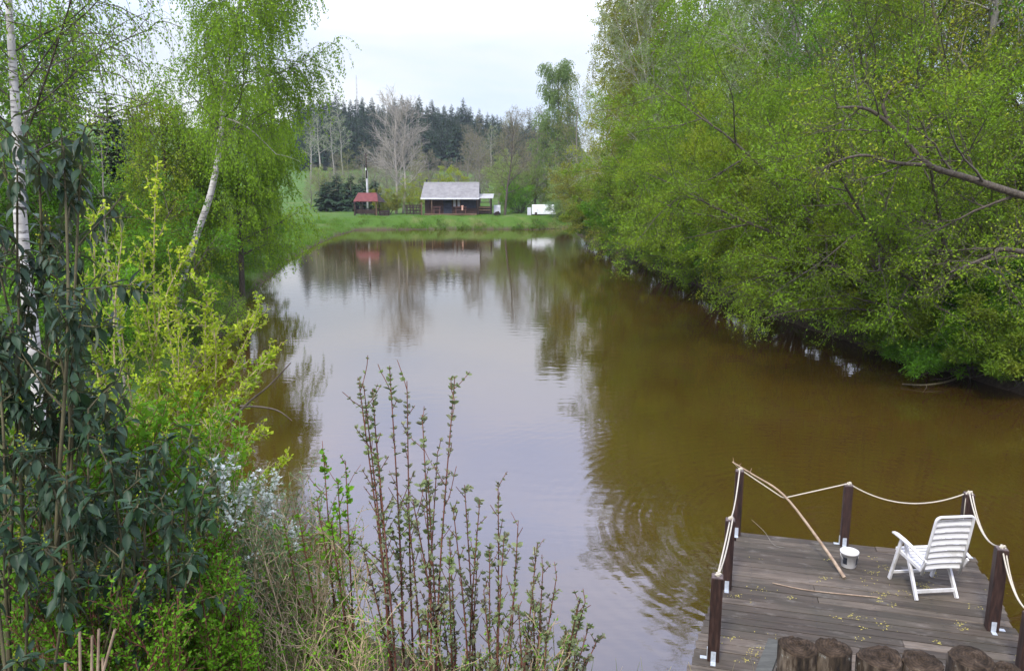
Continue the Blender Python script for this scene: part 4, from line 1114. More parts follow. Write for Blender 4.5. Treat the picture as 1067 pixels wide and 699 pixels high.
for k, (x, Y, h_, lab) in enumerate(((12.7, 27.5, 4.0, 'low willow scrub at the water between the two nearest right willows'), (11.3, 34.5, 4.4, 'low willow scrub at the water under the middle willows'), (10.3, 43, 5.2, 'low willow scrub at the water further along the right bank'), (9.3, 54, 5.4, 'low scrub at the waterline below the olive larch side'), (8.3, 70, 5.2, 'low scrub at the waterline near the far right corner'), (14.2, 22.0, 2.4, 'low green scrub at the foot of the brown trunk by the near right water'), (13.2, 25.0, 2.6, 'dark low scrub under the boughs of the big near willow'), (15.0, 20.4, 2.2, 'low scrub at the near right water where the picture ends'), (13.5, 19.9, 2.6, 'small fringe bush hanging over the bank beside the fallen branch'), (13.0, 21.6, 2.7, 'small fringe bush on the waterline at the foot of the big near willow'), (12.6, 23.3, 2.8, 'small fringe bush on the waterline left of the big near willow foot'), (12.1, 30.6, 3.0, 'dark low scrub under the boughs of the middle willow bush'))):
    bush_willow(lab, x, float(Y), h_, 180 + k, nst=9, leafm=['lf_willow_d', 'lf_green'][k % 2], lean=(-.4, -.05, -.1), n1=9, n2=7, n3=5, gap=.06, spread=1.15, per=36, size=.07 + .001 * Y, name='willow_scrub', cat='shrub', group='low scrub along the right waterline')
# tree out to the right with the big dark limb
pl = Plant(120)
x, y = 15.4, 17.2; z0 = hz(x, y)
tr = pl.path([(x, y, z0 - .2), (x - .2, y, z0 + 2), (x - .1, y, z0 + 5), (x + .2, y, z0 + 9)], .24, .08, 0, 5)
Lb = 16.9
limb = pl.path([(x - .15, y, z0 + 2.2)] + [tuple(at_y(px, py, Lb)) for px, py in ((1100, 214), (1062, 203), (1010, 186), (968, 172), (940, 143), (915, 120), (895, 112), (872, 113))], .10, .022, 0, 5)
limb2 = pl.path([tuple(at_y(968, 172, Lb)), tuple(at_y(935, 170, Lb - .2)), tuple(at_y(900, 162, Lb - .3)), tuple(at_y(868, 170, Lb - .4)), tuple(at_y(850, 182, Lb - .4))], .045, .015, 0, 5)
limb3 = pl.path([tuple(at_y(925, 124, Lb)), tuple(at_y(920, 108, Lb)), tuple(at_y(930, 92, Lb)), tuple(at_y(945, 80, Lb))], .045, .012, 0, 4)
limb4 = pl.path([(x - .1, y - .1, z0 + 1.6), tuple(at_y(1065, 262, Lb)), tuple(at_y(1030, 268, Lb - .2)), tuple(at_y(990, 284, Lb - .4))], .07, .02, 0, 5)
b1 = pl.kids([limb, limb2, limb3, limb4], 10, (35, 70), (.16, .3), .25, 5, .14, .02, .5, .006, .3, 1)
b1 += pl.kids([tr], 14, (40, 75), (.25, .4), .3, 6, .12, .02, .5, .01, .3, 1)
b2 = pl.kids(b1, 7, (30, 60), (.35, .6), .2, 4, .14, .03, .6, .004, .3, 2)
b3 = pl.kids(b2, 5, (25, 60), (.5, .8), .1, 3, .14, .03, .6, .0025, .3, 3)
P, D = pl.leaves(b2 + b3, .085, .2, jit=.03)
plant_obj('alder_tree', 'dark limbed tree reaching one long forked bough in from the right edge', 'tree', (x, y, z0), pl, [tr, limb, limb2, limb3, limb4], b1 + b2 + b3, pl.leaf_mesh(P, D, diamond(.5), .075, .6, .7, .05), 'bark', 'lf_willow')
# the upright trunk standing in the leaves, and birches behind
crown_tree('slim brown trunked tree rising from the near right bank through the leaves', X_(1018, 23), 23.0, 12, .17, 121, 'lf_yellow', bark='bark_olive', n1=20, n2=8, n3=5, gap=.07, size=.08, lean=(-.02, 0), tmin=.3, group=G_R)
crown_tree('pale trunked tree with thin leafing top behind the big willow', X_(1000, 28), 28.0, 16, .20, 122, 'lf_willow', bark='bark_pale', n1=22, n2=7, n3=5, gap=.09, size=.085, tmin=.35, group=G_R)
for k, (px, Y, h_, lf, bk, lab) in enumerate((
    (870, 31, 15, 'lf_green', 'bark', 'tall dark stemmed tree just left of the sky gap above the big willow'),
    (930, 34, 17, 'lf_willow', 'bark', 'thin dark stem standing in the sky gap above the big willow'),
    (975, 37, 17, 'lf_yellow', 'bark', 'second thin dark stem from the sky gap towards the right edge'),
    (1055, 27, 16, 'lf_olive', 'bark_olive', 'dark trunk tree in the upper right corner'),
    (820, 36, 17, 'lf_silver', 'bark_pale', 'silver-grey leaved tree behind the top of the big willow'),
    (1075, 36, 17, 'lf_willow_d', 'bark', 'tree behind the upper right corner with deep green leaves'),
)):
    crown_tree(lab, X_(px, Y), Y, h_, .14, 130 + k, lf, bark=bk, n1=26, n2=9, n3=6, gap=.07, size=.10, tmin=.2, ratio=(.28, .42), group=G_R, per=16)
# mid right, tall
crown_tree('grey-green goat willow with crooked bare limbs above the willow bushes', 11.4, 50.0, 17.0, .20, 140, 'lf_silver', bark='bark_pale', n1=24, n2=9, n3=6, gap=.06, size=.085, tmin=.2, ratio=(.3, .42), group=G_R, trunks=2, per=24)
crown_tree('yellow-green leafing tree between the far birches and the goat willow', 9.9, 62.0, 19.0, .18, 141, 'lf_yellow', bark='bark_pale', n1=26, n2=9, n3=6, gap=.07, size=.13, tmin=.12, ratio=(.26, .38), group=G_R, trunks=2, per=20)
for k, (px, Y, h_, lab, lf, hg) in enumerate((
    (640, 56, 21, 'weeping birch with thin twig veils, leftmost of the tall trees on the right', 'lf_olive', 2.2),
    (690, 50, 21, 'tall fresh green birch, second from the left of the tall right hand trees', 'lf_birch', 1.8),
    (735, 45, 20, 'tall fresh green birch behind the grey-green goat willow', 'lf_birch', 1.8),
    (776, 41, 19, 'tall birch with its white trunk showing near the top of the picture', 'lf_willow', 1.4),
)):
    x = X_(px, Y) + 2.2; z0 = hz(x, Y)
    birch(lab, x, Y, [(x + .1, Y, z0 + h_ * .3), (x - .2, Y, z0 + h_ * .6), (x, Y, z0 + h_)], .20, 150 + k, rfb=.3, size=.115, leafm=lf, n1=34, hang=hg, gap=.075, tmin=.16, bl=(.18, .28), nk=9, nh=8, group='birches behind the right bank')
# hidden depth behind, so that gaps show leaves
for k, (x, Y) in enumerate(((18, 27), (17, 34), (16, 43), (20, 24), (14, 52), (13, 66), (21, 33), (12.5, 78))):
    crown_tree(['dense green tree filling the wood behind the near right willows', 'leafy tree in the wood behind the second willow', 'broad tree in the wood behind the middle willows', 'wide dark leaved tree at the right edge behind the bank', 'bushy tree behind the yellow-green tree', 'bushy tree behind the dull green sallow', 'deep green tree at the back of the near right wood', 'green tree at the far end of the right hand wood'][k],
        x, Y, 13.0, .16, 160 + k, ['lf_green', 'lf_willow_d', 'lf_willow', 'lf_green', 'lf_olive', 'lf_willow_d', 'lf_green', 'lf_willow'][k], bark='bark', n1=24, n2=8, n3=5, gap=.12, size=.14, tmin=.08, ratio=(.32, .46), per=14, group='trees in the wood behind the right bank')
# far right group
x = 8.9; crown_tree('olive green larch with level branches at the right end of the lake', x, 80.0, 17.0, .22, 170, 'lf_olive', bark='bark_grey', n1=40, n2=9, n3=6, gap=.10, size=.13, tmin=.10, ratio=(.22, .30), up=(65, 90), trop=-.02, shape=.6, group=G_R)
x = X_(578, 107); birch('tall drooping birch standing alone against the sky beyond the lake', x, 107, [(x, 107, 8), (x + .3, 107, 15), (x + .1, 107, 20.0)], .22, 171, size=.17, leafm='lf_larch', n1=34, hang=1.9, gap=.12, tmin=.22, bl=(.19, .28), nk=8, nh=7, bark='bark_grey')
crown_tree('bushy brown twiggy tree left of the tall drooping birch', X_(556, 112), 112.0, 13.5, .2, 172, 'lf_brown', bark='bark_grey', n1=26, n2=9, n3=6, gap=.18, size=.13, tmin=.15, ratio=(.26, .36), group='budding trees beyond the dam')
crown_tree('brownish budding tree right of the tall drooping birch', X_(598, 104), 104.0, 16.0, .2, 173, 'lf_olive', bark='bark_grey', n1=26, n2=9, n3=6, gap=.15, size=.13, tmin=.15, ratio=(.26, .36), group='budding trees beyond the dam')
bush_willow('round pale green willow beyond the dam left of the blossoming tree', X_(543, 112), 112.0, 9.8, 174, nst=9, leafm='lf_pale', lean=(0, 0, 0), n1=9, n2=7, n3=5, gap=.09, size=.15, group=None)
crown_tree('white blossoming wild cherry behind the white caravan box', X_(574, 106), 106.0, 9.2, .14, 175, 'lf_blossom', bark='bark', n1=22, n2=7, n3=5, gap=.14, size=.10, tmin=.3, ratio=(.26, .38))
bush_willow('low vivid green bush on the dam left of the white caravan box', X_(541, 106), 106.0, 5.2, 176, nst=8, leafm='lf_fresh', lean=(0, 0, 0), n1=9, n2=6, n3=5, gap=.09, size=.12, name='green_bush', cat='bush', group=None)
bush_willow('green thicket behind the white caravan box and shed', X_(584, 109), 109.0, 6.5, 177, nst=8, leafm='lf_willow_d', lean=(0, 0, 0), n1=9, n2=6, n3=5, gap=.09, size=.14, name='green_bush', cat='bush', group=None)
bush_willow('pale rushy bush drooping over the waterline at the right end of the dam', X_(590, 99), 99.3, 3.6, 178, nst=9, leafm='lf_sage', lean=(-.2, -.2, 0), n1=8, n2=6, n3=4, gap=.07, size=.12, name='waterside_bush', cat='bush', group=None)

# ------------------------------------------------------------------ beyond the dam
x = X_(418, 106)
pl = Plant(200); z0 = hz(x, 106.0)
t1 = pl.path([(x - .5, 106, z0 - .2), (x - .3, 106, z0 + 4), (x - .4, 106, z0 + 9), (x - .1, 106, z0 + 13.5)], .20, .03, 0, 5)
t2 = pl.path([(x + .4, 106.2, z0 - .2), (x + .8, 106.2, z0 + 4), (x + .6, 106.2, z0 + 8), (x + 1.2, 106.2, z0 + 12.6)], .18, .03, 0, 5)
b1 = pl.kids([t1, t2], 28, (35, 62), (.30, .44), .28, 6, .09, .04, .5, .02, .45, 1, minr=.035)
b2 = pl.kids(b1, 9, (25, 50), (.34, .55), .2, 4, .11, .05, .6, .012, .3, 2, minr=.02)
b3 = pl.kids(b2, 6, (25, 50), (.45, .7), .15, 3, .12, .04, .7, .008, .3, 3, minr=.012)
plant_obj('bare_poplar', 'pale leafless twin stemmed poplar standing left of the cabin', 'tree', (x, 106, z0), pl, [t1, t2], b1 + b2 + b3, None, 'bark_pale', None, bark2='bark_pale')
crown_tree('dark stemmed budding tree right of the cabin', X_(526, 103), 103.0, 12.0, .17, 201, 'lf_brown', bark='bark', n1=24, n2=8, n3=6, gap=.22, size=.10, tmin=.22, ratio=(.25, .38), trunks=1)
for k, (px, Y, h_, lf, bk, lab) in enumerate((
    (500, 128, 13.0, 'lf_brown', 'bark_grey', 'budding brown tree behind the right half of the cabin roof'),
    (486, 122, 11.0, 'lf_brown', 'bark_grey', 'brown twiggy tree behind the middle of the cabin roof'),
    (448, 126, 8.5, 'lf_brown', 'bark_grey', 'low greyish twiggy tree behind the left end of the cabin roof'),
    (405, 135, 10.5, 'lf_brown', 'bark_grey', 'grey-brown twiggy tree behind the leafless poplar'),
    (380, 150, 10.0, 'lf_brown', 'bark_grey', 'grey-brown twiggy tree above the dark evergreens'),
    (538, 132, 15.0, 'lf_brown', 'bark_grey', 'tall brown budding tree between the cabin and the drooping birch'),
    (520, 140, 14.0, 'lf_olive', 'bark_grey', 'olive tinged budding tree right of the cabin at the foot of the hill'),
    (432, 150, 9.5, 'lf_olive', 'bark_grey', 'olive tinged budding tree at the foot of the hill behind the poplar'),
)):
    crown_tree(lab, X_(px, Y), float(Y), h_, .16, 210 + k, lf, bark=bk, n1=24, n2=8, n3=5, gap=.24, size=.14, tmin=.15, ratio=(.28, .40), group='budding trees beyond the dam', tw=.008)
_src = [o_ for o_ in COL.objects if o_.get('group') == 'budding trees beyond the dam']
for k, (px, Y, s_, lab) in enumerate((
    (352, 170, .85, 'low brown twiggy tree behind the left end of the evergreens'), (366, 160, .8, 'low brown twiggy tree just left of the utility pole top'), (394, 165, .95, 'brown budding tree behind the gap between pole and poplar'),
    (418, 172, .95, 'brown budding tree seen through the top of the leafless poplar'), (441, 165, 1.0, 'brown budding tree left of the cabin chimney'), (457, 175, .95, 'brown budding tree above the yellow-green willow'),
    (472, 160, 1.05, 'brown budding tree above the middle of the cabin roof'), (494, 170, 1.1, 'brown budding tree above the right end of the cabin roof'), (510, 158, 1.15, 'brown budding tree above the side porch'),
    (530, 170, 1.2, 'brown budding tree behind the dark stemmed tree'), (548, 160, 1.1, 'brown budding tree behind the round pale willow'), (566, 150, 1.2, 'brown budding tree under the tall drooping birch'),
    (585, 140, 1.3, 'brown budding tree at the right of the tall drooping birch foot'), (334, 185, .7, 'small brown tree at the left end of the meadow'))):
    q = copy_tree(_src[k % len(_src)]); x = X_(px, Y); q.location = (x, Y, hz(x, Y) - .2); s_ *= .85; q.scale = (s_, s_, s_ * .8); q.rotation_euler = (0, 0, k * 1.3); q['label'] = lab
for k in range(26):
    q = copy_tree(_src[k % len(_src)]); px = 326 + k * 10.3; Y = 124 + (k * 7 % 5) * 5.5; x = X_(px, Y); q.location = (x, Y, hz(x, Y) - .2); s_ = .36 + .05 * (k % 4); q.scale = (s_ * 1.5, s_ * 1.5, s_); q.rotation_euler = (0, 0, k * 1.9)
    q.name = 'twiggy_bush'; q['category'] = 'bush'; q['group'] = 'twiggy bushes at the foot of the hill'; q['label'] = 'low brownish twiggy bush in the brush at the foot of the hill'
bush_willow('bright yellow-green willow behind the cabin roof', X_(464, 118), 118.0, 6.6, 220, nst=8, leafm='lf_yellow', lean=(0, 0, 0), n1=8, n2=6, n3=4, gap=.10, size=.15, group=None)
bush_willow('yellowish leafing shrub between the red shelter and the poplar', X_(405, 104), 105.0, 4.0, 221, nst=8, leafm='lf_olive', lean=(0, 0, 0), n1=8, n2=6, n3=4, gap=.08, size=.11, name='shrub', cat='shrub', group='shrubs round the leafless poplar')
bush_willow('yellowish leafing shrub at the foot of the leafless poplar', X_(428, 105), 106.5, 4.6, 222, nst=8, leafm='lf_yellow', lean=(0, 0, 0), n1=8, n2=6, n3=4, gap=.12, size=.10, name='shrub', cat='shrub', group='shrubs round the leafless poplar')
for k, (px, Y, h_, rd, lab) in enumerate(((342, 114, 4.6, 1.9, 'dark evergreen at the left end of the row behind the shelter'), (354, 116, 5.6, 2.3, 'broad dark evergreen, second in the row behind the shelter'), (368, 114, 5.4, 2.1, 'dark evergreen directly left of the utility pole'),
        (380, 118, 5.2, 2.0, 'dark evergreen directly behind the utility pole'), (392, 117, 4.8, 2.0, 'dark evergreen at the right end of the row behind the shelter'))):
    spruce_proto(lab, X_(px, Y), Y, h_, rd, 230 + k, 'dark evergreens behind the shelter', 'evergreen_tree', 22, 16)
# hill forest
rg = random.Random(77)
protos = []
HL = 'dark spruce in the distant forest on the hill'
for k in range(5):
    p_ = spruce_proto(HL, X_(340 + k * 35, 250), 250.0, 11 + .8 * k, 2.5 + .2 * k, 240 + k, 'spruces of the distant hill forest', 'spruce_tree', 44, 13)
    protos.append(p_)
cnt = 0
for row in range(6):
    Yr = 246 + row * 13
    px = 318 + rg.uniform(0, 6)
    while px < 600:
        Y = Yr + rg.uniform(-5, 5)
        if row == 0 and not (px < 372 or 425 < px < 525): px += 8; continue
        q = copy_tree(rg.choice(protos)); x = X_(px, Y); q.location = (x, Y, hz(x, Y) - .3)
        s_ = rg.uniform(.82, 1.12) * (1.0 if px < 500 else .92); q.scale = (s_, s_, s_ * rg.uniform(.92, 1.12)); q.rotation_euler = (0, 0, rg.uniform(0, 6.28)); cnt += 1
        px += rg.uniform(4.6, 7.4)
print('forest', cnt)
# pale birches and larches at the edge of the forest
lp = crown_tree('pale green leafing tree at the left edge of the distant forest', X_(338, 215), 215.0, 17.0, .22, 250, 'lf_larch', bark='bark_pale', n1=20, n2=6, n3=4, gap=.35, size=.30, tmin=.35, ratio=(.18, .26), group='leafing trees along the forest edge', tw=.012)
for k, (px, Y, s_, lab) in enumerate(((352, 222, .95, 'pale green leafing tree, second from the left edge of the distant forest'), (361, 226, 1.05, 'pale green leafing tree under the radio mast'), (328, 205, .9, 'pale green leafing tree half hidden by the left birch strands'), (512, 232, .8, 'pale green leafing tree where the forest drops to the right'))):
    q = copy_tree(lp); x = X_(px, Y); q.location = (x, Y, hz(x, Y) - .2); q.scale = (s_, s_, s_); q.rotation_euler = (0, 0, k * 1.7 + .5); q['label'] = lab
bush_willow('pale green bush on the meadow left of the evergreens', X_(340, 165), 165.0, 6.0, 251, nst=7, leafm='lf_pale', lean=(0, 0, 0), n1=7, n2=5, n3=4, gap=.18, size=.22, name='meadow_bush', cat='bush', group=None)

# ------------------------------------------------------------------ left bank
def wp(px, py, Y): return tuple(at_y(px, py, Y))
Y = 27.5
b0 = at_y(183, 318, Y); x = float(b0[0])
birch('leaning white barked birch trailing its twigs over the water at left', x - .1, Y, [wp(190, 290, Y), wp(203, 250, Y), wp(220, 200, Y), wp(229, 150, Y), wp(233, 100, Y), wp(240, 50, Y), wp(250, 0, Y), wp(258, -60, Y)], .15, 300, size=.074, n1=26, hang=1.7, gap=.050, tmin=.47, bl=(.22, .36), nk=9, nh=8, bias=(.20, .1, 0), zmin=5.2, up=(38, 72), rfb=.32, keep=lambda q: q[:, 2] > .3)
# its low branch reaching right, dead tipped
pl = Plant(301); c_ = pl.path([wp(231, 122, Y), wp(248, 128, Y), wp(262, 136, Y), wp(275, 148, Y), wp(288, 161, Y)], .035, .012, 0, 5)
c2 = pl.branch(wp(288, 161, Y), (.9, .1, .05), .9, 5, .08, -.02, .012, .003, 1)
v_, f_ = pl.wood([c_, c2], 6); db = np_obj('dead_branch', v_, [f_], M['bark_pale'], None, True)
tag(db, 'bare whitish bough arching out of the leaning birch', 'branch')
birch('bushy green birch behind the leaning birch with twigs hanging towards the water', X_(250, 36), 36.0, [(X_(250, 36) + .1, 36, 3.5), (X_(253, 36), 36, 6.0), (X_(264, 36), 36, 8.8)], .14, 302, size=.088, n1=34, hang=1.3, gap=.042, tmin=.16, bl=(.34, .50), nk=10, nh=8, leafm='lf_birch', up=(40, 75), zmin=.9, bark='bark')
birch('dense young birch left of the leaning white trunk', X_(178, 34), 34.0, [(X_(178, 34), 34, 3.0), (X_(180, 34), 34, 5.5), (X_(180, 34), 34, 8.2)], .12, 303, size=.08, n1=28, hang=1.5, gap=.055, tmin=.08, bl=(.28, .42), nk=8, nh=7, leafm='lf_willow', up=(35, 70), bark='bark')
bush_willow('drooping green willow at the waterline below the leaning birch', X_(205, 25), 25.5, 2.6, 304, nst=8, leafm='lf_birch', lean=(.15, 0, 0), n1=8, n2=6, n3=5, gap=.04, size=.055, group=None, spread=.9, per=4)
# near white birch at the left edge
Y = 12.0; x = float(at_y(22, 260, Y)[0])
birch('slender white birch trunk rising at the left edge of the picture', x, Y, [wp(24, 260, Y), wp(20, 180, Y), wp(16, 110, Y), wp(9, 0, Y), wp(4, -110, Y)], .115, 310, rfb=.24, size=.042, n1=20, hang=.9, gap=.045, tmin=.40, bl=(.24, .38), nk=8, nh=6, leafm='lf_birch', up=(30, 60), bias=(.15, .1, 0))
crown_tree('round topped dark green tree behind the slender white birch', X_(30, 25), 25.0, 9.0, .16, 320, 'lf_green', bark='bark', n1=30, n2=10, n3=6, gap=.055, per=18, size=.10, tmin=.08, ratio=(.34, .46), group='trees of the left bank')
crown_tree('deep green tree beyond the left edge behind the white birch', X_(-25, 27), 27.0, 9.0, .16, 321, 'lf_green', bark='bark', n1=24, n2=8, n3=6, gap=.09, size=.10, tmin=.08, ratio=(.34, .46), group='trees of the left bank')
spruce_proto('dark spruce standing behind the saplings left of the young birch', X_(125, 44), 44.0, 9.6, 2.2, 322, 'spruces of the left bank', 'spruce_tree', 34, 22)
spruce_proto('thin spruce tip showing next to the darker spruce on the left bank', X_(150, 48), 48.0, 9.8, 1.8, 323, 'spruces of the left bank', 'spruce_tree', 34, 18)
spruce_proto('dark spruce close behind the round green tree at far left', X_(90, 36), 36.0, 7.4, 1.9, 324, 'spruces of the left bank', 'spruce_tree', 30, 20)
for k, (px, Y, h_, lf, lab) in enumerate((
    (105, 24, 5.0, 'lf_green', 'tall narrow sapling hedge between the white birch and the young birch'),
    (150, 27, 4.2, 'lf_willow', 'light green sapling clump below the dark spruce'),
    (70, 20, 3.6, 'lf_fresh', 'bright green hazel bush behind the dark leaved shrub'),
    (195, 40, 6.0, 'lf_green', 'green shrub behind the leaning birch trunk'),
    (245, 48, 5.6, 'lf_willow_d', 'mid green shrub behind the bushy birch'),
    (140, 38, 6.4, 'lf_green', 'green shrub filling the hedge below the spruces'),
)):
    bush_willow(lab, X_(px, Y), float(Y), h_, 330 + k, nst=9, leafm=lf, lean=(0, 0, .2), n1=9, n2=7, n3=5, gap=.055, size=.07 + .001 * Y, name='leafy_shrub', cat='shrub', group='shrubs of the left bank')
pl = Plant(345); x, Y = X_(117, 17), 17.0; z0 = hz(x, Y)
t1 = pl.branch((x, Y, z0 - .2), (.02, 0, 1), 7.2, 12, .03, .03, .035, .006, 0)
b1 = pl.kids([t1], 30, (20, 45), (.07, .13), .25, 4, .08, .05, .5, .003, .5, 1)
P, D = pl.leaves(b1, .05, .1, jit=.02)
plant_obj('sapling', 'thin upright sapling with few leaves standing against the sky at left', 'tree', (x, Y, z0), pl, [t1], b1, pl.leaf_mesh(P, D, diamond(.6), .05), 'bark_grey', 'lf_sage', trunk_sides=6)
for k, (px, Y, h_, lab) in enumerate(((55, 42, 9.0, 'broad tree far behind the white birch at left'), (10, 36, 9.0, 'broad tree closing the view at the left edge'), (215, 62, 8.0, 'tree on the field behind the leaning birch'), (160, 60, 8.5, 'tree on the field behind the young birch'), (285, 85, 6.0, 'rounded tree at the field edge behind the hanging twigs'))):
    crown_tree(lab, X_(px, Y), float(Y), h_, .16, 350 + k, ['lf_green', 'lf_willow_d'][k % 2], bark='bark', n1=22, n2=7, n3=5, gap=.12, size=.15, tmin=.08, ratio=(.3, .42), group='trees at the back of the left bank')

# ------------------------------------------------------------------ near shrubs
def rect(n, x0, x1, y0, y1, Ya, Yb, seed):
    r_ = random.Random(seed); return [(r_.uniform(x0, x1), r_.uniform(y0, y1), r_.uniform(Ya, Yb)) for _ in range(n)]
def stems_to(pl, tips, bx, by, spr, r, arch=.0, keepx=.35, r1=.003, sub_=6):
    """stems from a rootstock at bx, by to where the shoots end"""
    st = []
    for (px, py, Y) in tips:
        tp = at_y(px, py, Y); x_ = bx + (tp[0] - bx) * keepx + pl.rg.uniform(-spr, spr); y_ = by + (tp[1] - by) * keepx + pl.rg.uniform(-spr, spr)
        z_ = hz(x_, y_); q0 = np.array((x_, y_, z_ - .05))
        if tp[2] < z_ + .12: tp = tp + np.array((0, 0, z_ + .15 - tp[2]))
        a_, b_ = q0 + (tp - q0) * .38, q0 + (tp - q0) * .74
        L = float(np.linalg.norm(tp - q0)); a_[2] += arch * L * .8; b_[2] += arch * L
        j = pl.rg.normal(0, .02 * L, (2, 3)); st.append(pl.path([q0, a_ + j[0], b_ + j[1], tp], r * L ** .5, r1, 0, sub_))
    return st
def shrub2(name, label, tips, bx, by, seed, bark, leafm, tmpl, size, n1, n2, gap, cat='shrub', spr=.2, r=.006, arch=0., l1=(.10, .22), l2=(.3, .55), ang=(20, 50), trop=.03, tmin=.25, wig=.10, leaf_kw=None, on_stem=True, ltmin=.25, group=None, twr=.0014, jit=.006, extra=None, keepx=.35):
    pl = Plant(seed); st = stems_to(pl, tips, bx, by, spr, r, arch, keepx)
    b1 = pl.kids(st, n1, ang, l1, tmin, 4, wig, trop, .5, twr * 1.3, .5, 1)
    b2 = pl.kids(b1, n2, ang, l2, .15, 3, wig * 1.2, trop, .6, twr, .3, 2) if n2 else []
    P, D = pl.leaves((st if on_stem else []), gap, ltmin, jit=jit); P2, D2 = pl.leaves(b1 + b2, gap, .08, jit=jit)
    P, D = np.concatenate([P, P2]), np.concatenate([D, D2])
    kw = dict(out_w=.6, rnd=.6, droop=0.0); kw.update(leaf_kw or {})
    lv = pl.leaf_mesh(P, D, tmpl, size, **kw)
    ex = extra(pl, st, b1, b2) if extra else None
    return plant_obj(name, label, cat, (bx, by, hz(bx, by)), pl, st, b1 + b2, lv, bark, leafm, group, trunk_sides=6, twig_sides=4, crown_name='foliage', wood_name='stems', twig_name='twigs', extra=ex)

# dark leathery leaved shrub, leaves hanging in whorls at the twig ends
def viburnum(label, tips, bx, by, seed, n1=5, n2=2, size=.10, group='dark leathery leaved shrubs at the left'):
    pl = Plant(seed); st = stems_to(pl, tips, bx, by, .15, .007, .02, .3, .004)
    b1 = pl.kids(st, n1, (30, 65), (.08, .17), .42, 4, .08, .02, .6, .003, .3, 1)
    b2 = pl.kids(b1, n2, (25, 50), (.4, .7), .25, 3, .08, .05, .7, .0025, .3, 2) if n2 else []
    P, A, Nn, S, FP, FA = [], [], [], [], [], []
    rg_ = pl.rg
    for c_ in st + b1 + b2:
        L = c_[3]; nn = max(2, int(min(L, .34) / .042))
        for k in range(nn):
            t_ = 1 - (k * .042) / L if k else .995
            if t_ < .1: break
            p_, d_, _ = pl.at(c_, t_)
            u = np.cross(d_, (0, 0, 1.)) if abs(d_[2]) < .97 else np.array((1., 0, 0)); u = unit(u); v__ = np.cross(d_, u)
            az = (k % 2) * pi / 2 + rg_.uniform(-.4, .4)
            for s_ in (0, 1):
                rad_ = u * cos(az + s_ * pi) + v__ * sin(az + s_ * pi)
                upw = .5 if k == 0 else (.05 if k < 2 else -.5)
                a_ = unit(rad_ * rg_.uniform(.6, 1.0) + d_ * .2 + np.array((0, 0, upw - rg_.uniform(.0, .75))))
                P.append(p_ + rad_ * .006); A.append(a_); Nn.append(np.array((0, 0, 1.)) + rad_ * .3 + rg_.normal(0, .2, 3)); S.append(size * rg_.uniform(.7, 1.15) * (.7 if k == 0 else 1))
        if rg_.uniform() < .35:
            p_, d_, _ = pl.at(c_, .99); FP.append(p_); FA.append(d_)
    v_, f_ = scatter(long_leaf(.42, .34), np.array(P), np.array(A), np.array(Nn), np.array(S))
    FPp = np.array(FP); FAa = np.array(FA) * .3 + np.array((0, 0, 1.))
    sp2 = []
    for k in range(9):
        Aj = unit(FAa); off = rg_.normal(0, .004, FPp.shape)
        sp2.append(scatter(diamond(.8), FPp + Aj * (.006 * k) + off, Aj + rg_.normal(0, .6, FPp.shape), rg_.normal(0, 1, FPp.shape), np.full(len(FPp), .010)))
    r = plant_obj('evergreen_shrub', label, 'shrub', (bx, by, hz(bx, by)), pl, st, b1 + b2, None, 'bark_olive', None, group, trunk_sides=6, twig_sides=5, wood_name='stems', twig_name='twigs')
    STAT[0] += len(f_)
    q = merge(sp2); n0 = len(f_)
    v_, f_ = merge([(v_, f_), q])
    fo = np_obj('foliage', v_, [f_], M['lf_vib'], r, True); fo.data.materials.append(M['lf_yellow'])
    fo.data.polygons.foreach_set('material_index', np.concatenate([np.zeros(n0, np.int32), np.ones(len(f_) - n0, np.int32)]))
    return r
viburnum('tall dark leathery leaved shrub at the left edge, its top reaching over the white birch', [(18, 175, 3.6), (40, 160, 3.5), (66, 152, 3.4), (84, 172, 3.4), (-14, 230, 3.5), (52, 235, 3.6), (84, 262, 3.5), (20, 270, 3.4), (92, 312, 3.5), (50, 320, 3.3), (-6, 330, 3.3), (-30, 290, 3.4), (76, 372, 3.4), (22, 390, 3.3), (96, 400, 3.6), (50, 430, 3.4), (-5, 430, 3.3)], -2.5, 3.5, 400, n1=4, n2=2, size=.080)
viburnum('dark leathery leaved shrub spreading low branches towards the white blossom', [(122, 440, 3.4), (160, 460, 3.4), (196, 488, 3.3), (212, 510, 3.3), (148, 500, 3.3), (180, 532, 3.2), (115, 480, 3.2), (92, 425, 3.3), (96, 522, 3.1), (136, 535, 3.1), (40, 470, 3.1), (70, 500, 3.0), (165, 505, 3.5)], -1.95, 3.3, 401, n1=4, size=.080)
viburnum('dark leathery leaved shrub filling the lower left corner', [(20, 560, 2.9), (66, 590, 2.8), (-20, 500, 2.9)], -1.95, 2.8, 402, n1=4, n2=1, size=.09)

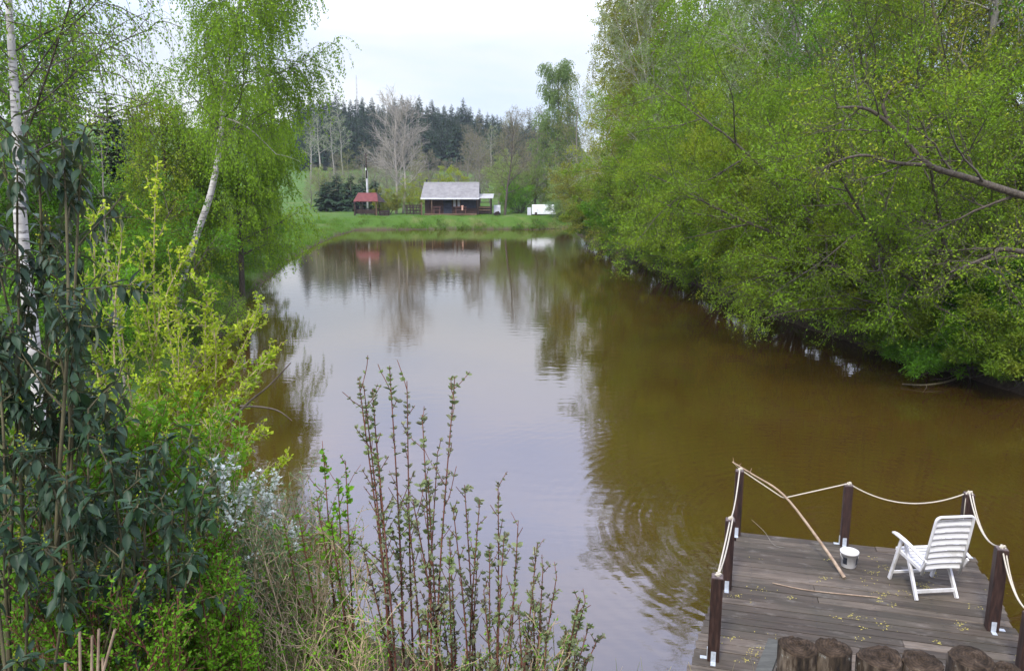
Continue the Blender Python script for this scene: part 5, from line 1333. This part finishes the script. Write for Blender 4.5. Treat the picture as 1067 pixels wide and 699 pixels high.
K_L = dict(out_w=.45, rnd=.65)
shrub2('lime_shrub', 'tall lime green shrub with upright arching sprays behind the dark leathery shrub', [(162, 190, 5.6), (128, 238, 5.5), (98, 222, 5.4), (148, 262, 5.6), (196, 258, 5.7), (208, 290, 5.6), (118, 285, 5.5), (78, 290, 5.3), (214, 318, 5.6), (172, 318, 5.5), (140, 330, 5.4), (96, 345, 5.4), (186, 350, 5.4), (60, 350, 5.4), (180, 300, 5.7)], -2.75, 5.6, 410, 'bark_dry', 'lf_lime', folded(.66), .030, 26, 2, .013, l1=(.035, .095), arch=.03, leaf_kw=K_L, tmin=.3)
shrub2('lime_shrub', 'lower lime green shrub reaching its sprays out sideways over the water', [(272, 320, 5.8), (262, 332, 5.9), (246, 345, 5.8), (280, 372, 5.8), (286, 366, 5.9), (268, 398, 5.7), (236, 368, 5.7), (252, 420, 5.7), (272, 446, 5.6), (298, 478, 5.6), (230, 436, 5.6), (212, 396, 5.6), (256, 472, 5.5), (205, 420, 5.5), (190, 400, 5.4), (240, 490, 5.4), (215, 470, 5.3), (222, 345, 5.8), (250, 382, 5.9), (200, 450, 5.3), (262, 512, 5.3), (170, 420, 5.3), (150, 400, 5.3)] + rect(10, 130, 240, 390, 490, 5.0, 5.5, 3), -3.3, 5.4, 411, 'bark_dry', 'lf_lime', folded(.66), .029, 28, 2, .012, l1=(.03, .09), arch=.09, leaf_kw=K_L, tmin=.3, keepx=.10)
shrub2('yellow_green_shrub', 'yellow-green shrub in front of the lime sprays above the white blossom', rect(34, 100, 250, 420, 540, 4.7, 5.1, 4), -2.05, 4.9, 412, 'bark_dry', 'lf_fresh', folded(.62), .030, 22, 2, .014, l1=(.07, .16), leaf_kw=K_L, spr=.3)
def blossom_extra(pl, st, b1, b2):
    P, D = pl.leaves(b1 + st, .0055, .35, jit=.011)
    pk = (.5 + .5 * np.sin(P[:, 0] * 11 + P[:, 2] * 7 + 1)) > .25
    P, D = P[pk], D[pk]
    return [('blossom', pl.leaf_mesh(P, D, diamond(.95), .023, .1, 1.0), 'lf_blossom')]
shrub2('spiraea_bush', 'arching spiraea bush dusted with white blossom in the left foreground', rect(26, 185, 262, 485, 590, 4.4, 4.9, 5) + [(215, 470, 4.8), (288, 498, 4.9), (280, 520, 4.8), (298, 545, 4.7)], -1.85, 4.7, 420, 'bark_dry', 'lf_sage', folded(.4), .022, 14, 2, .013, l1=(.06, .14), arch=.10, trop=-.03, extra=blossom_extra, spr=.25)
shrub2('spiraea_bush', 'grey-green spiraea with hardly any flowers beside the dry stems', rect(30, 235, 320, 540, 640, 4.2, 4.7, 6), -1.35, 4.5, 421, 'bark_dry', 'lf_sage', folded(.4), .022, 14, 2, .013, l1=(.07, .15), arch=.04, spr=.25)
shrub2('low_green_shrub', 'low bright green shrub at the bottom of the picture left of the dry stems', rect(52, 165, 262, 590, 720, 3.3, 3.8, 7), -1.3, 3.55, 430, 'bark_red', 'lf_fresh', folded(.66), .021, 16, 2, .011, l1=(.10, .22), spr=.3)
shrub2('low_green_shrub', 'low green shrub in the shade under the dark leathery leaves', rect(60, 10, 190, 610, 720, 2.9, 3.3, 8), -1.75, 3.1, 431, 'bark_red', 'lf_fresh', folded(.62), .020, 16, 2, .012, l1=(.10, .22), spr=.3)
shrub2('low_green_shrub', 'low dark green shrub between the spiraea and the lower left corner', rect(44, 120, 240, 560, 640, 3.7, 4.2, 9), -1.8, 4.0, 432, 'bark_red', 'lf_green', folded(.55), .024, 16, 2, .012, l1=(.10, .22), spr=.3)
shrub2('leafy_undergrowth', 'leafy green undergrowth behind the lower left shrubs', rect(40, -20, 200, 420, 560, 4.0, 4.6, 10), -2.6, 4.2, 433, 'bark_red', 'lf_green', folded(.6), .040, 16, 2, .018, l1=(.10, .2), spr=.5)
# tangle of dry pale stems with a little green
shrub2('dry_stemmed_shrub', 'tangled dry pale stems with sparse green shoots left of the red-brown stems', rect(44, 250, 385, 555, 680, 4.0, 4.5, 11), -.95, 4.2, 440, 'bark_dry', 'lf_fresh', folded(.5), .021, 7, 2, .050, l1=(.15, .4), wig=.2, spr=.35, r=.0045, arch=.05, trop=0)
shrub2('dry_stemmed_shrub', 'second tangle of dry stems and green shoots just above the waterline', rect(36, 250, 345, 505, 600, 5.0, 5.6, 12), -1.8, 5.2, 441, 'bark_dry', 'lf_sage', folded(.5), .024, 9, 2, .026, l1=(.12, .3), wig=.14, spr=.4, r=.0045, trop=0)
shrub2('dry_stemmed_shrub', 'low leafy tangle between the dry stems and the bottom edge', rect(40, 255, 400, 640, 740, 3.6, 4.0, 13), -.85, 3.7, 442, 'bark_dry', 'lf_fresh', folded(.5), .020, 9, 2, .026, l1=(.15, .35), wig=.16, spr=.35, r=.0045, trop=0)
shrub2('dry_stemmed_shrub', 'thin green and dry shoots among the red-brown stems at the bottom edge', rect(34, 400, 600, 650, 740, 3.7, 4.2, 14), -.1, 4.0, 443, 'bark_dry', 'lf_fresh', folded(.5), .020, 9, 2, .030, l1=(.15, .35), wig=.14, spr=.35, r=.0045, trop=0)
# upright red-brown stems, bronze leaves in small whorls
def ninebark(label, tips, seed, Y0, basex, leafm='lf_nine'):
    """tips: (px, py, Y) where each stem ends"""
    pl = Plant(seed); rg_ = pl.rg; st = []
    for (px, py, Y) in tips:
        tp = at_y(px, py, Y); bx = basex + (tp[0] - basex) * .55 + rg_.uniform(-.06, .06); by = Y0 + rg_.uniform(-.2, .2)
        zb_ = hz(bx, by)
        mid = (np.array((bx, by, zb_)) + tp) / 2 + np.array((rg_.uniform(-.03, .03) + (tp[0] - bx) * -.10, 0, 0))
        st.append(pl.path([(bx, by, zb_ - .05), mid, tp], .0085, .0024, 0, 8))
    b1 = pl.kids(st, 10, (22, 48), (.035, .12), .35, 4, .07, .05, .6, .0018, .35, 1)
    P, A, Nn, S = [], [], [], []
    for c_ in st + b1:
        L = c_[3]; n = max(2, int(L / .034))
        for k in range(n):
            t_ = (k + .5) / n
            if (c_[2] == 0 and t_ < .35) or rg_.uniform() < .25: continue
            vs_ = rg_.uniform(.6, 1.45)
            p_, d_, _ = pl.at(c_, t_); cl = 4 if rg_.uniform() < .8 else 2
            for j in range(cl):
                a_ = rg_.normal(0, 1, 3); a_ = unit(a_ - d_ * (a_ @ d_)) + d_ * rg_.uniform(.4, 1.1)
                P.append(p_); A.append(a_); Nn.append(rg_.normal(0, .6, 3) + d_); S.append(vs_ * rg_.uniform(.014, .030) * (1.15 if c_[2] == 0 else 1))
    lv = scatter(folded(.72), np.array(P), np.array(A), np.array(Nn), np.array(S))
    return plant_obj('ninebark_shrub', label, 'shrub', (basex, Y0, hz(basex, Y0)), pl, st, b1, lv, 'bark_red', leafm, 'bronze leaved shrubs with red-brown stems', trunk_sides=6, twig_sides=4, crown_name='foliage', wood_name='stems', twig_name='twigs')
ninebark('tallest clump of upright red-brown stems with bronze leaf tufts', [(374, 398, 3.9), (379, 402, 3.95), (388, 405, 4.0), (406, 383, 4.0), (424, 397, 4.1), (440, 432, 4.0), (474, 392, 4.0), (392, 455, 3.8), (456, 470, 4.1)] + rect(4, 370, 470, 500, 620, 3.8, 4.1, 23), 500, 3.9, -.52)
ninebark('middle clump of red-brown stems with bronze leaves in front of the water', [(484, 505, 4.1), (519, 502, 4.2), (500, 520, 4.0), (472, 528, 4.0), (446, 500, 3.9), (540, 542, 4.1), (560, 565, 4.1), (430, 520, 3.8), (525, 560, 3.9)] + rect(7, 440, 560, 560, 650, 3.8, 4.2, 21), 501, 4.0, -.22)
ninebark('right hand clump of low leaning stems with purplish leaves', [(566, 588, 4.0), (580, 600, 4.05), (601, 632, 4.1), (614, 650, 4.1), (624, 663, 4.0), (590, 655, 3.9), (555, 610, 3.9), (540, 630, 3.8), (610, 685, 3.9), (570, 660, 3.8)] + rect(16, 480, 610, 610, 700, 3.7, 4.1, 22), 502, 3.95, .08)
ninebark('green leaved thin stems at the left of the red-brown stem clumps', [(337, 472, 4.3), (352, 500, 4.2), (330, 520, 4.2), (310, 530, 4.2), (360, 480, 4.2), (345, 545, 4.0), (296, 545, 4.3)], 503, 4.2, -.95, 'lf_fresh')
# dark dead twig over the water
pl = Plant(510); Y = 5.6
a_ = pl.path([wp(240, 440, Y), wp(258, 420, Y), wp(280, 402, Y), wp(303, 378, Y)], .013, .004, 0, 5)
b_ = pl.path([wp(250, 423, Y), wp(272, 424, Y), wp(290, 428, Y), wp(304, 438, Y)], .010, .0035, 0, 5)
v_, f_ = pl.wood([a_, b_], 6); tag(np_obj('dead_twig', v_, [f_], M['bark'], None, True), 'forked dark leafless twig jutting out over the water from the lime shrub', 'twig')
# cut stems bottom left
pl = Plant(511)
for k, (px0, py0, px1, py1) in enumerate(((84, 735, 83, 658), (95, 735, 96, 662), (101, 735, 103, 655), (99, 730, 120, 655), (108, 735, 107, 685), (69, 735, 68, 690))):
    a_ = pl.path([wp(px0, py0, 2.45), wp((px0 + px1) / 2, (py0 + py1) / 2, 2.46), wp(px1, py1, 2.47)], .005, .0045, 0, 3)
    g_ = a_[0][0]; a_[0][0][2] = min(g_[2], hz(g_[0], g_[1]) - .02)
    lab = ['thick reddish cut stem, leftmost of the tall pair', 'short cut stem beside the tallest one', 'tallest thin cut stem', 'cut stem slanting to the right', 'short stub at the right of the cut stems', 'low stub apart at the left of the cut stems'][k]
    v_, f_ = pl.wood([a_], 7); tag(np_obj('cut_stem', v_, [f_], M['stick'], None, True), lab + ' at the lower left', 'stem', 'cut stems at the lower left')

# ------------------------------------------------------------------ grass and ground plants
def field(name, label, poly_fn, n, seed, size, mat, wd=.05, lean=.35, xr=(-20, 20), yr=(20, 100), dens=None):
    rgn = np.random.default_rng(seed)
    P = np.stack([rgn.uniform(*xr, n), rgn.uniform(*yr, n)], 1)
    # clumpy: pull points towards tuft centres
    c_ = np.round(P / .35) * .35 + rgn.normal(0, .07, P.shape); k = rgn.uniform(0, 1, n) < .5; P[k] = c_[k]
    d = pond_dist(P[:, 0], P[:, 1]); q = (d > .02) & poly_fn(P[:, 0], P[:, 1], d); P = P[q]
    Z = height(P[:, 0], P[:, 1]); PP = np.concatenate([P, Z[:, None] - .01], 1)
    A = rgn.normal(0, lean, PP.shape); A[:, 2] = 1
    Nn = rgn.normal(0, 1, PP.shape); Nn[:, 2] = 0
    hum = .72 + .3 * np.sin(P[:, 0] * .9 + np.sin(P[:, 1] * .7) * 2) + .3 * np.sin(P[:, 0] * 2.7 + 1.3 * np.sin(P[:, 1] * 1.9)) + .2 * np.sin(P[:, 0] * 6.1 + P[:, 1] * 4)
    v_, f_ = scatter(blade(wd), PP, A, Nn, size * rgn.uniform(.4, 1.2, len(PP)) * np.clip(hum, .35, 1.5) * np.where(P[:, 1] > 94, 1.15 - .75 * np.clip(d[q] / 2.2, 0, 1), 1))
    STAT[0] += len(f_)
    return tag(np_obj(name, v_, [f_], M[mat]), label, 'grass', kind='stuff')
field('dam_grass', 'green grass growing along the far dam', lambda X, Y, d: (d < 4.5) & (Y > 94), 110000, 1, .30, 'grass', .12, .45, (-24, 14), (94, 106))
field('dry_dam_grass', 'dry straw coloured grass at the waterline of the far dam', lambda X, Y, d: (d < 1.4) & (Y > 94) & (np.sin(X * 1.3) > -.5), 50000, 2, .34, 'drygrass', .10, .6, (-22, 14), (95, 101))
field('dam_weeds', 'darker weeds and nettles in clumps along the waterline of the dam', lambda X, Y, d: (d < 2.2) & (Y > 94) & (np.sin(X * 2.1 + 1) + np.sin(X * .7) > .2), 34000, 7, .36, 'weeds', .22, .7, (-24, 14), (94, 104))
field('left_bank_grass', 'lush grass along the left bank of the pond', lambda X, Y, d: (X < 0) & (d < 11), 190000, 3, .34, 'grass', .09, .35, (-30, -7), (20, 98))
field('near_bank_grass', 'grass and weeds on the slope between the near shrubs', lambda X, Y, d: (X < 2.5), 26000, 4, .30, 'grass', .035, .4, (-7, 2.5), (2.0, 12))
field('right_bank_weeds', 'rough green weeds under the willows of the right bank', lambda X, Y, d: (X > 5) & (d < 5), 60000, 5, .35, 'grass', .14, .5, (8, 20), (14, 97))
field('dry_near_grass', 'dry straw grass among the tangled stems', lambda X, Y, d: (X < 1.6), 6000, 6, .40, 'drygrass', .03, .7, (-3, 1.6), (3.2, 8.5))
# bare fallen branch lying in the water below the willow
pl = Plant(520); 
fb = [(940, 400), (965, 401), (992, 396), (1003, 388)]
c_ = pl.path([on_plane(px, py, .06 + .03 * k) for k, (px, py) in enumerate(fb)], .02, .03, 0, 5); c2 = pl.branch(c_[0][5], (-.3, -.6, -.05), .6, 4, .15, 0, .012, .004, 1)
v_, f_ = pl.wood([c_, c2], 6); tag(np_obj('fallen_branch', v_, [f_], M['bark_olive'], None, True), 'bare fallen branch lying on the water under the near right willow', 'branch')
print('LEAVES', STAT[0])

# ------------------------------------------------------------------ air
hb = MB().box((0, 1150, 22), (1820, 3000, 52)).build('haze', None)
m = bpy.data.materials.new('haze_air'); m.use_nodes = True; t = m.node_tree
for n in list(t.nodes): t.nodes.remove(n)
o = N(t, 'ShaderNodeOutputMaterial'); pv = N(t, 'ShaderNodeVolumePrincipled')
pv.inputs['Density'].default_value = 0.00020; pv.inputs['Color'].default_value = (.80, .87, 1.0, 1)
t.links.new(pv.outputs[0], o.inputs['Volume']); hb.data.materials.append(m)
tag(hb, 'thin bluish air haze over the pond and hill', kind='stuff')
